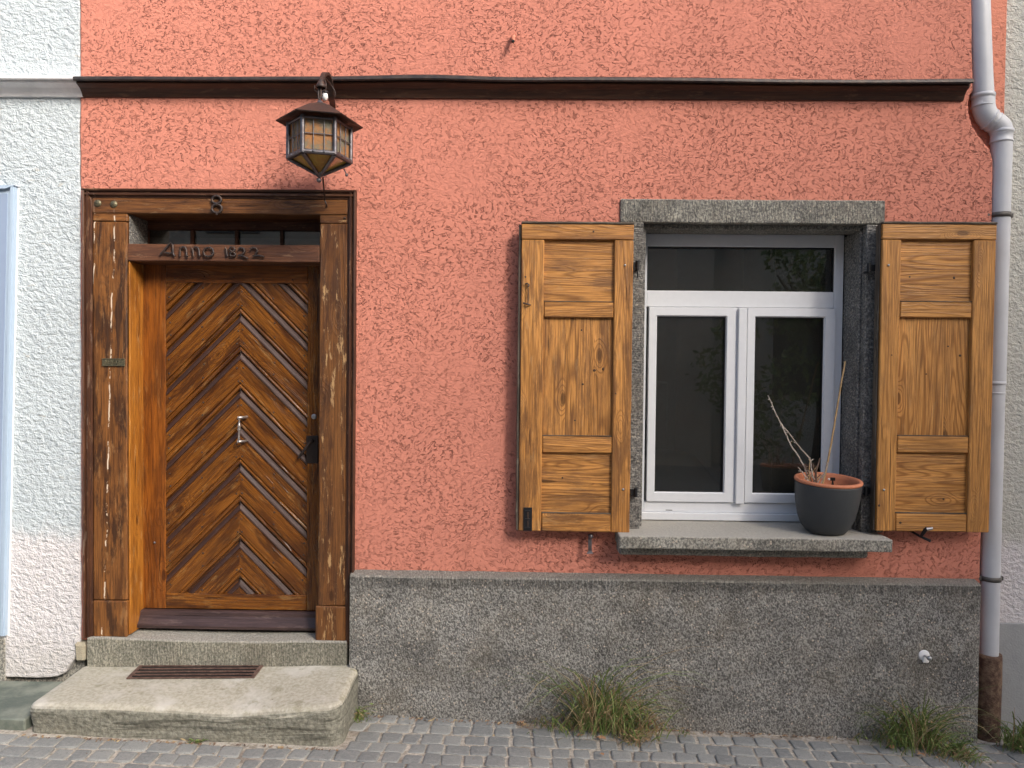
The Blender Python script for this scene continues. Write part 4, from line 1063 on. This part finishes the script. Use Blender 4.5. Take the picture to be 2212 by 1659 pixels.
c4 = [onstep(278, 1467), onstep(546, 1465), onstep(570, 1434), onstep(311, 1434)]
def gpt(s, t, h=.006):
    p = c4[0].lerp(c4[1], s).lerp(c4[3].lerp(c4[2], s), t); p.z = ztop(p.x, p.y)+h; return p
def bar(p, q, w, h):
    d = (q-p).normalized(); sd2 = d.cross(vz).normalized()
    gr_.prism([(-h, -w), (h, -w), (h, w), (-h, w)], p, q, vz, sd2, n=4)
for t in (0, .2, .4, .6, .8, 1.): bar(gpt(0, t), gpt(1, t), .0050, .0022)
bar(gpt(0, -.03), gpt(0, 1.03), .009, .0035); bar(gpt(1, -.03), gpt(1, 1.03), .009, .0035)
go = gr_.build('boot_scraper_grate', 'rustg', None); tag(go, 'rusty iron boot scraper grate lying at the back of the doorstep', 'boot scraper')
b = MB(); p_ = [gpt(0, 0, .0015), gpt(1, 0, .0015), gpt(1, 1, .0015), gpt(0, 1, .0015)]
b.raw(p_+[q+Vector((0, 0, .002)) for q in p_], [[0, 1, 2, 3], [4, 5, 6, 7], [0, 1, 5, 4], [1, 2, 6, 5], [2, 3, 7, 6], [3, 0, 4, 7]]); b.build('grate_gap_shade', 'black', go)  # black sheet under the bars, standing in for shade in the gaps
b = MB(); zs = Z(70, 1475, -.02)
def slx(c): 
    return Vector((c.x, c.y, c.z+mnoise.noise(c*4)*.004))
b.box(-5, sx0_-.028+.0, -.40, -.0, .10, zs+.0, .006, 'x', 30, .002, xf=slx); sl_ = b.build('stone_slab', 'slab', None)
tag(sl_, 'greenish polished stone slab at the foot of the white wall, left of the doorstep', 'slab')

# ------------------------------------------------------------------ paving
b = MB(); gx = [-60, -20, -8]+[i*.5-6 for i in range(25)]+[8, 20, 60]; gy = [.3, 0]+[-.2*i for i in range(1, 31)]+[-9, -14, -60]
vs = [(x, y, gz(x, y)-.0042) for x in gx for y in gy]; ny = len(gy)
fs = [[i*ny+j, (i+1)*ny+j, (i+1)*ny+j+1, i*ny+j+1] for i in range(len(gx)-1) for j in range(ny-1)]
b.raw(vs, fs, None, 0, True); o = b.build('ground', 'sand', None); o['kind'] = 'structure'
b = MB()
vs = [(x, y, gz(x, y)+.002) for x in (-60, -6, -4, 4, 6, 60) for y in (-4.21, -6, -20, -60)]
fs = [[i*4+j, (i+1)*4+j, (i+1)*4+j+1, i*4+j+1] for i in range(5) for j in range(3)]
b.raw(vs, fs, None, 0, True); o = b.build('far_street', 'street', None); o['kind'] = 'structure'
b = MB(); y = -.03; row = 0; rnd = random.Random(11)
while y > -4.2:
    dpth = rnd.uniform(.092, .112); x = -4.3+rnd.uniform(0, .1); skew = rnd.uniform(-.01, .01)
    while x < 4.3:
        w = rnd.uniform(.082, .125); sk = .03*mnoise.noise(Vector((x*.8, y*.8, 5)))
        wavey = .022*math.sin(x*1.3+row*.05)+.012*mnoise.noise(Vector((x*2, row*.7, 0)))-.02*max(0, x-.8)
        gap = rnd.uniform(.0040, .0085); hz = rnd.uniform(-.003, .004); tl_x, tl_y = rnd.uniform(-.03, .03), rnd.uniform(-.03, .03)
        j = lambda a=.006: rnd.uniform(-a, a)
        cs = [(x+gap+j(), y-dpth+gap+j()), (x+w-gap+j(), y-dpth+gap+j()), (x+w-gap+j()+sk, y-gap+j()), (x+gap+j()+sk, y-gap+j())]
        # round the corners into an octagon-ish sett
        pts_ = []
        for k in range(4):
            p0 = Vector(cs[k]); pa_ = Vector(cs[k-1]); pn_ = Vector(cs[(k+1) % 4])
            pts_ += [p0+(pa_-p0)*.08, p0+(pn_-p0)*.08]
            pts_.append(p0.lerp(pn_, .5)+Vector((j(.003), j(.003))))
        cx = sum(p.x for p in pts_)/12; cyy = sum(p.y for p in pts_)/12
        rings = []
        for (shr_, hh) in ((1.0, -.03), (1.0, -.003), (.95, .0005), (.80, .0012), (.0, .0015)):
            rings.append((shr_, hh))
        sd_ = rnd.uniform(0, 999)
        vs = []
        for shr_, hh in rings[:-1]:
            for p in pts_:
                qx = cx+(p.x-cx)*shr_; qy = cyy+(p.y-cyy)*shr_+wavey
                vs.append((qx, qy, gz(qx, qy)+hh+hz+(qx-cx)*tl_x+(p.y-cyy)*shr_*tl_y+rnd.uniform(-.0008, .0008)))
        vs.append((cx, cyy+wavey, gz(cx, cyy+wavey)+.0015+hz))
        fs = []
        for r_ in range(3):
            for k in range(12): q = (k+1) % 12; fs.append([r_*12+k, r_*12+q, (r_+1)*12+q, (r_+1)*12+k])
        for k in range(12): fs.append([36+k, 36+(k+1) % 12, 48])
        if not (cyy+wavey > -.44 and cx < sx1_+.0) and cyy+wavey < -.085:
            b.raw(vs, fs, (lambda s_: (lambda v: Vector((v.x, v.y, s_))))(sd_), 0, True)
        x += w
    y -= dpth; row += 1
o = b.build('cobblestone_paving', 'sett', None); o['kind'] = 'structure'

# ------------------------------------------------------------------ potted plant
pot = thing('potted_plant', 'dark grey planter with terracotta inner pot and bare dead twigs on the window sill', 'potted plant')
PX = X(1783, 1100, -.03); py = -.025; pz0 = sztop+.0045
rim = Z(1786, 1036, -.03)
Hh = rim-pz0
R1 = .172
prof = [(0, .0), (.085, .0), (.105, .006), (.128, .035), (.148, .085), (.160, .14), (.1665, .19), (.170, Hh-.02), (.170, Hh-.013), (.165, Hh-.012), (.158, Hh-.04), (.15, .1), (0, .09)]
b = MB(); b.lathe(prof, (PX, py, pz0), 'z', 48, squash=(.94, .92)); b.build('planter', 'potd', pot)
b = MB(); prof = [(.155, Hh-.08), (.160, Hh-.012), (.171, Hh-.011), (.1745, Hh-.004), (.171, Hh+.004), (.160, Hh+.006), (.150, Hh+.001), (.145, Hh-.02), (.138, Hh-.075), (.132, Hh-.085)]
b.lathe(prof, (PX, py, pz0), 'z', 48, squash=(.94, .92)); b.build('terracotta_rim', 'terra', pot)
b = MB(); vs = [(PX, py, pz0+Hh-.07)]
for r in (.05, .1, .142):
    for k in range(24): t = 2*PI*k/24; vs.append((PX+r*.94*math.cos(t), py+r*.92*math.sin(t), pz0+Hh-.07+random.uniform(-.006, .006)))
fs = [[0, 1+k, 1+(k+1) % 24] for k in range(24)]+[[1+r*24+k, 1+r*24+(k+1) % 24, 25+r*24+(k+1) % 24, 25+r*24+k] for r in range(2) for k in range(24)]
b.raw(vs, fs, None, 0, True); b.build('soil', 'soil', pot)
def PP(u, v, y=-.03): q = P(u, v, y); return q
def twig(pts, r0, r1, mat, nm='twig', buds=0):
    b = MB(); pl = spl(pts, 5); n = len(pl); pl = [p+Vector((random.uniform(-1, 1), random.uniform(-1, 1), random.uniform(-1, 1)))*.0012 for p in pl]
    b.tube(pl, [r0+(r1-r0)*i/(n-1) for i in range(n)], 6)
    for k in range(buds):
        p = pl[int(n*random.uniform(.2, .95))]; s_ = random.choice((-1, 1)); e = p+Vector((s_*random.uniform(.006, .014), 0, random.uniform(-.002, .01)))
        b.tube([p, e], [.0022, .003], 5)
    b.build(nm, mat, pot)
sb = pz0+Hh-.075
twig([Vector((PP(1752, 1040).x, -.03, sb)), PP(1740, 1016), PP(1722, 982), PP(1708, 962), PP(1694, 930), PP(1682, 906), PP(1672, 885), PP(1666, 870), PP(1658.5, 853.5)], .0042, .0022, 'twig', buds=9)
twig([Vector((PP(1768, 1045).x, -.02, sb)), PP(1753, 1015, -.02), PP(1750, 992, -.02), PP(1735, 975, -.02), PP(1716, 952, -.02), PP(1704, 935, -.02), PP(1692, 922, -.02), PP(1683.5, 909, -.02)], .0042, .0022, 'twig', buds=7)
twig([Vector((PP(1778, 1045).x, 0, sb)), PP(1790, 990, .0), PP(1805, 900, .02), PP(1825, 781, .05)], .0052, .0046, 'cane', 'bamboo_stick')
random.seed(5)
for k in range(16):
    bx_ = PP(random.uniform(1735, 1775), 1035).x; y_ = random.uniform(-.08, .04)
    top = PP(random.uniform(1722, 1790), random.uniform(990, 1030), y_); base = Vector((bx_, y_, sb)); md = base.lerp(top, .5)+Vector((random.uniform(-.012, .012), 0, .01))
    twig([base, md, top], .003, .0018, random.choice(['twig', 'twig', 'twigd', 'cane']), buds=2)
twig([Vector((PP(1762, 1050).x, -.06, sb)), PP(1762, 1025, -.06), PP(1766, 1008, -.06), PP(1771, 990, -.06)], .005, .0035, 'twigd')
b = MB(); q = PP(1798, 1036, .02); b.box(q.x-.012, q.x+.012, .01, .02, q.z-.005, q.z+.012, .002); b.tube([(q.x, .015, q.z), (q.x-.012, .01, sb)], .003, 6); b.tube([(q.x, .015, q.z), (q.x+.006, .01, sb)], .003, 6)
b.ball((q.x-.022, .01, q.z+.003), .006, mi=1); b.build('plant_clip', ['black', 'wplast'], pot)
recenter(pot, (PX, py, pz0+.004))
RT = Matrix.Rotation(math.radians(4.5), 3, 'X') @ Matrix.Rotation(math.radians(.8), 3, 'Y')
for c_ in pot.children:
    if c_.name.split('.')[0] in ('planter', 'terracotta_rim', 'soil'): c_.rotation_euler = RT.to_euler(); c_.location = -(RT @ Vector((PX, py, pz0)))

# ------------------------------------------------------------------ weeds and litter
def weed(name, cx, cy_, w, d, hmax, n, label, green=.75, seedv=1, lean=(0, 0), shape=None):
    rr = random.Random(seedv); b = MB()
    for i in range(n):
        x = cx+rr.gauss(0, .36)*w; y = cy_-abs(rr.gauss(0, .35))*d+.02
        x = max(cx-w, min(cx+w, x)); y = min(-.075, y); z = gz(x, y)
        k = 1-min(1, abs(x-cx)/w)**1.5; h = hmax*(.25+.75*k)*rr.uniform(.35, 1.)
        if shape: h *= shape((x-cx)/w)
        h *= .55+1.1*max(0, mnoise.noise(Vector((x*17, seedv*3., y*9)))+.4)
        a = rr.uniform(0, 2*PI); fl_ = rr.uniform(.3, 1.5)*h+.02
        dx, dy = math.cos(a)*fl_+lean[0]*h, -abs(math.sin(a))*fl_*.6+lean[1]*h
        dry = rr.random() > green; wd = rr.uniform(.0012, .0030) if not dry else rr.uniform(.0008, .0018)
        droop = rr.uniform(0, .55)*h
        if i % 13 == 0: h *= 1.15; droop = rr.uniform(0, .2)*h; dry = rr.random() < .7; wd = .0011; dx *= 1.3
        pts = []; m = 6
        for s_ in range(m+1):
            t = s_/m; pts.append(Vector((x+dx*t**1.3, min(-.066, y+dy*t**1.3), z+h*math.sin(t*1.5)-droop*t**3)))
        sdv = rr.uniform(0, 999); side = Vector((-math.sin(a), math.cos(a), .25)).normalized()
        if rr.random() < .5: side = Vector((1, 0, rr.uniform(-.5, .5))).normalized()
        vs = []
        for s_, p in enumerate(pts):
            t = s_/m; ww = wd*(1-t**2)*(.6+.8*math.sin(min(1, t*2)*PI/2))+.0003
            vs += [p-side*ww, p+side*ww]
        fs = [[2*q, 2*q+1, 2*q+3, 2*q+2] for q in range(m)]
        b.raw(vs, fs, (lambda s2: (lambda v: Vector((v.x, v.y, s2))))(sdv), 1 if dry else 0, True)
        if rr.random() < .22:  # side leaf / seed head
            p = pts[rr.randint(2, 5)]; e = p+Vector((rr.uniform(-.03, .03), -rr.uniform(0, .02), rr.uniform(.0, .025))); s2 = Vector((0, .3, 1)).normalized()*rr.uniform(.002, .005)
            mm = p.lerp(e, .5); b.raw([p, mm+s2, e, mm-s2], [[0, 1, 2, 3]], (lambda s3: (lambda v: Vector((v.x, v.y, s3))))(sdv), 1 if dry else 0)
    o = b.build(name, ['grass', 'grassd'], None); tag(o, label, 'weeds'); return o
wxa = X(1310, 1570, -.09)
weed('weed_tuft', wxa-.01, -.10, .40, .16, .34, 600, 'large tuft of green and straw weeds at the plinth below the left shutter', .55, 1, shape=lambda t: 1.25 if -.35 < t < .1 else (.8 if t > .1 else .6))
weed('weed_tuft', wxa+.13, -.20, .13, .14, .09, 160, 'small brownish tuft spreading onto the setts in front of the large weeds', .25, 2)
weed('weed_tuft', X(1975, 1590, -.10), -.10, .30, .20, .25, 520, 'green tuft of weeds at the plinth just left of the rusty standpipe', .68, 3, shape=lambda t: 1.2 if t < .1 else .6)
weed('weed_tuft', X(2060, 1620, -.2), -.22, .16, .16, .10, 200, 'low yellowing tuft on the setts beside the foot of the rusty standpipe', .45, 4)
weed('weed_tuft', X(2200, 1600, -.1), -.09, .13, .16, .28, 200, 'green tuft right of the rusty standpipe at the grey base', .85, 5)
weed('weed_tuft', X(768, 1570, -.12), -.10, .07, .12, .10, 90, 'wispy yellow-green tuft in the corner right of the doorstep', .6, 6)
weed('weed_tuft', X(427, 1607, -.44), -.46, .05, .03, .045, 26, 'tiny sprigs growing under the front edge of the doorstep', .7, 7)
def leaf(u, v, label, s=.02, sd2=0):
    rr = random.Random(sd2); lo, hi = -2, 0.
    for _ in range(30):
        m_ = (lo+hi)/2; q = P(u, v, m_)
        if q.z > gz(q.x, m_)+.008: lo = m_
        else: hi = m_
    q = P(u, v, lo); b = MB(); vs = [Vector((q.x, q.y, q.z+.008))]; n = 9; a0_ = rr.uniform(0, 6)
    for k in range(n):
        t = 2*PI*k/n+a0_; r = s*(1 if k % 2 else .55)*rr.uniform(.8, 1.2); vs.append(Vector((q.x+r*math.cos(t), q.y+r*math.sin(t)*.8, q.z+rr.uniform(.004, .016))))
    b.raw(vs, [[0, 1+k, 1+(k+1) % n] for k in range(n)]); o = b.build('dry_leaf', 'dryleaf', None); tag(o, label, 'leaf', 'dry leaves on the paving')
leaf(1298, 1597, 'curled tan leaf in front of the large weeds, upper left of the two there', .028, 1)
leaf(1300, 1633, 'small tan leaf lying alone on a sett near the bottom edge, below the large weeds', .014, 2)
leaf(1253, 1592, 'brown dry leaf at the left foot of the large weeds', .022, 3)
leaf(1127, 1563, 'pale scrap of leaf on the grit left of the large weeds', .012, 4)
leaf(1923, 1616, 'reddish tan leaf at the lower left of the right-hand weeds', .026, 5)
leaf(1990, 1632, 'curled tan leaf under the yellowing tuft near the standpipe', .024, 6)
leaf(2055, 1618, 'pale tan leaf just left of the standpipe foot', .022, 8)

b = MB(); rr = random.Random(21)
for i in range(900):
    if i < 620: x = rr.uniform(-.8, 2.9); y = -.068-abs(rr.gauss(0, .022))
    elif i < 760: x = rr.uniform(sx0_, sx1_); y = -.45-abs(rr.gauss(0, .015))
    else: x = rr.uniform(-2.8, 3); y = rr.uniform(-1.4, -.1)
    if x < sx1_+.03 and y > -.445: continue
    z = gz(x, y)+.001; a = rr.uniform(0, PI); L_ = rr.uniform(.004, .014)*(1 if i < 760 else .6); w = rr.uniform(.0015, .004)
    dx, dy = math.cos(a)*L_, math.sin(a)*L_; sv = rr.uniform(0, 999)
    b.raw([(x-dx, y-dy, z), (x-dy*.3, y+dx*.3, z+w*1.5), (x+dx, y+dy, z+rr.uniform(0, .004)), (x+dy*.3, y-dx*.3, z)], [[0, 1, 2, 3]], (lambda q: (lambda v: Vector((v.x, v.y, q))))(sv), 1 if rr.random() < .35 else 0)
o = b.build('plant_litter', ['litter', 'grassd'], None); o['kind'] = 'stuff'; tag(o, 'brown grit and plant litter gathered along the foot of the plinth', 'litter')
# ------------------------------------------------------------------ across the street (seen as reflections, plus an unseen house added to block sun)
def opposite(name, x0, x1, y, h, label, floors):
    t = thing(name, label, 'house')
    b = MB(); b.box(x0, x1, y-6, y, -.5, h, .02); b.build('wall', 'opp', t)
    b = MB()
    b.prism([(0, -.5), (2.6, 3.2), (0, 7)], (x0, y, h), (x1, y, h), vz, OUT); b.build('roof', 'rust', t)
    for f in range(floors):
        x = x0+1.2
        while x < x1-1.5:
            w = MB(); w.box(x, x+1., y-.02, y+.03, 1.4+f*2.9, 2.9+f*2.9, .01); w.build('window', 'oppw', t); x += 2.3
    recenter(t, ((x0+x1)/2, y, 0))
opposite('opposite_house', -14, 3.5, -9.0, 6.2, 'low rendered house across the street, seen only as a dim reflection in the window panes', 2)
opposite('opposite_house', 3.6, 12.2, -9.6, 5.4, 'lower plain house in the middle across the street, reflected dark in the right window pane', 1)
opposite('opposite_house', 12.3, 22, -8.5, 12.0, 'unseen tall house added across the street to shade the right of the wall', 3)  # added and sized to block part of the sun, never in view
tr = thing('tree', 'leafy tree across the street, seen only as a dark mottled reflection in the window glass', 'tree')
b = MB(); tx, ty = 4.9, -7.6; b.tube([(tx, ty, -.2), (tx+.1, ty, 1.2), (tx-.05, ty, 2.6), (tx+.1, ty, 3.6)], [.2, .16, .12, .06], 10)
for k in range(7): a = k*2*PI/7; b.tube([(tx, ty, 1.6+k*.2), (tx+math.cos(a)*.7, ty+math.sin(a)*.7, 2.6+k*.22)], [.06, .02], 6)
b.build('trunk', 'bark', tr)
b = MB(); rr = random.Random(3); cl = [(Vector((tx+rr.gauss(0, .8), ty+rr.gauss(0, .6), 2.5+rr.gauss(0, .7))), rr.uniform(.3, .6)) for _ in range(16)]
for i in range(3600):
    c, r = rr.choice(cl); v = Vector((rr.gauss(0, 1), rr.gauss(0, 1), rr.gauss(0, 1))).normalized()*r*rr.uniform(.5, 1)+c
    a = Vector((rr.gauss(0, 1), rr.gauss(0, 1), rr.gauss(0, 1))).normalized(); bb = a.orthogonal().normalized(); s_ = rr.uniform(.04, .08); sv = rr.uniform(0, 999)
    b.raw([v-a*s_, v+bb*s_*.5, v+a*s_, v-bb*s_*.5], [[0, 1, 2, 3]], (lambda q: (lambda w: Vector((w.x, w.y, q))))(sv))
b.build('crown', 'leaf', tr); recenter(tr, (tx, ty, 0))
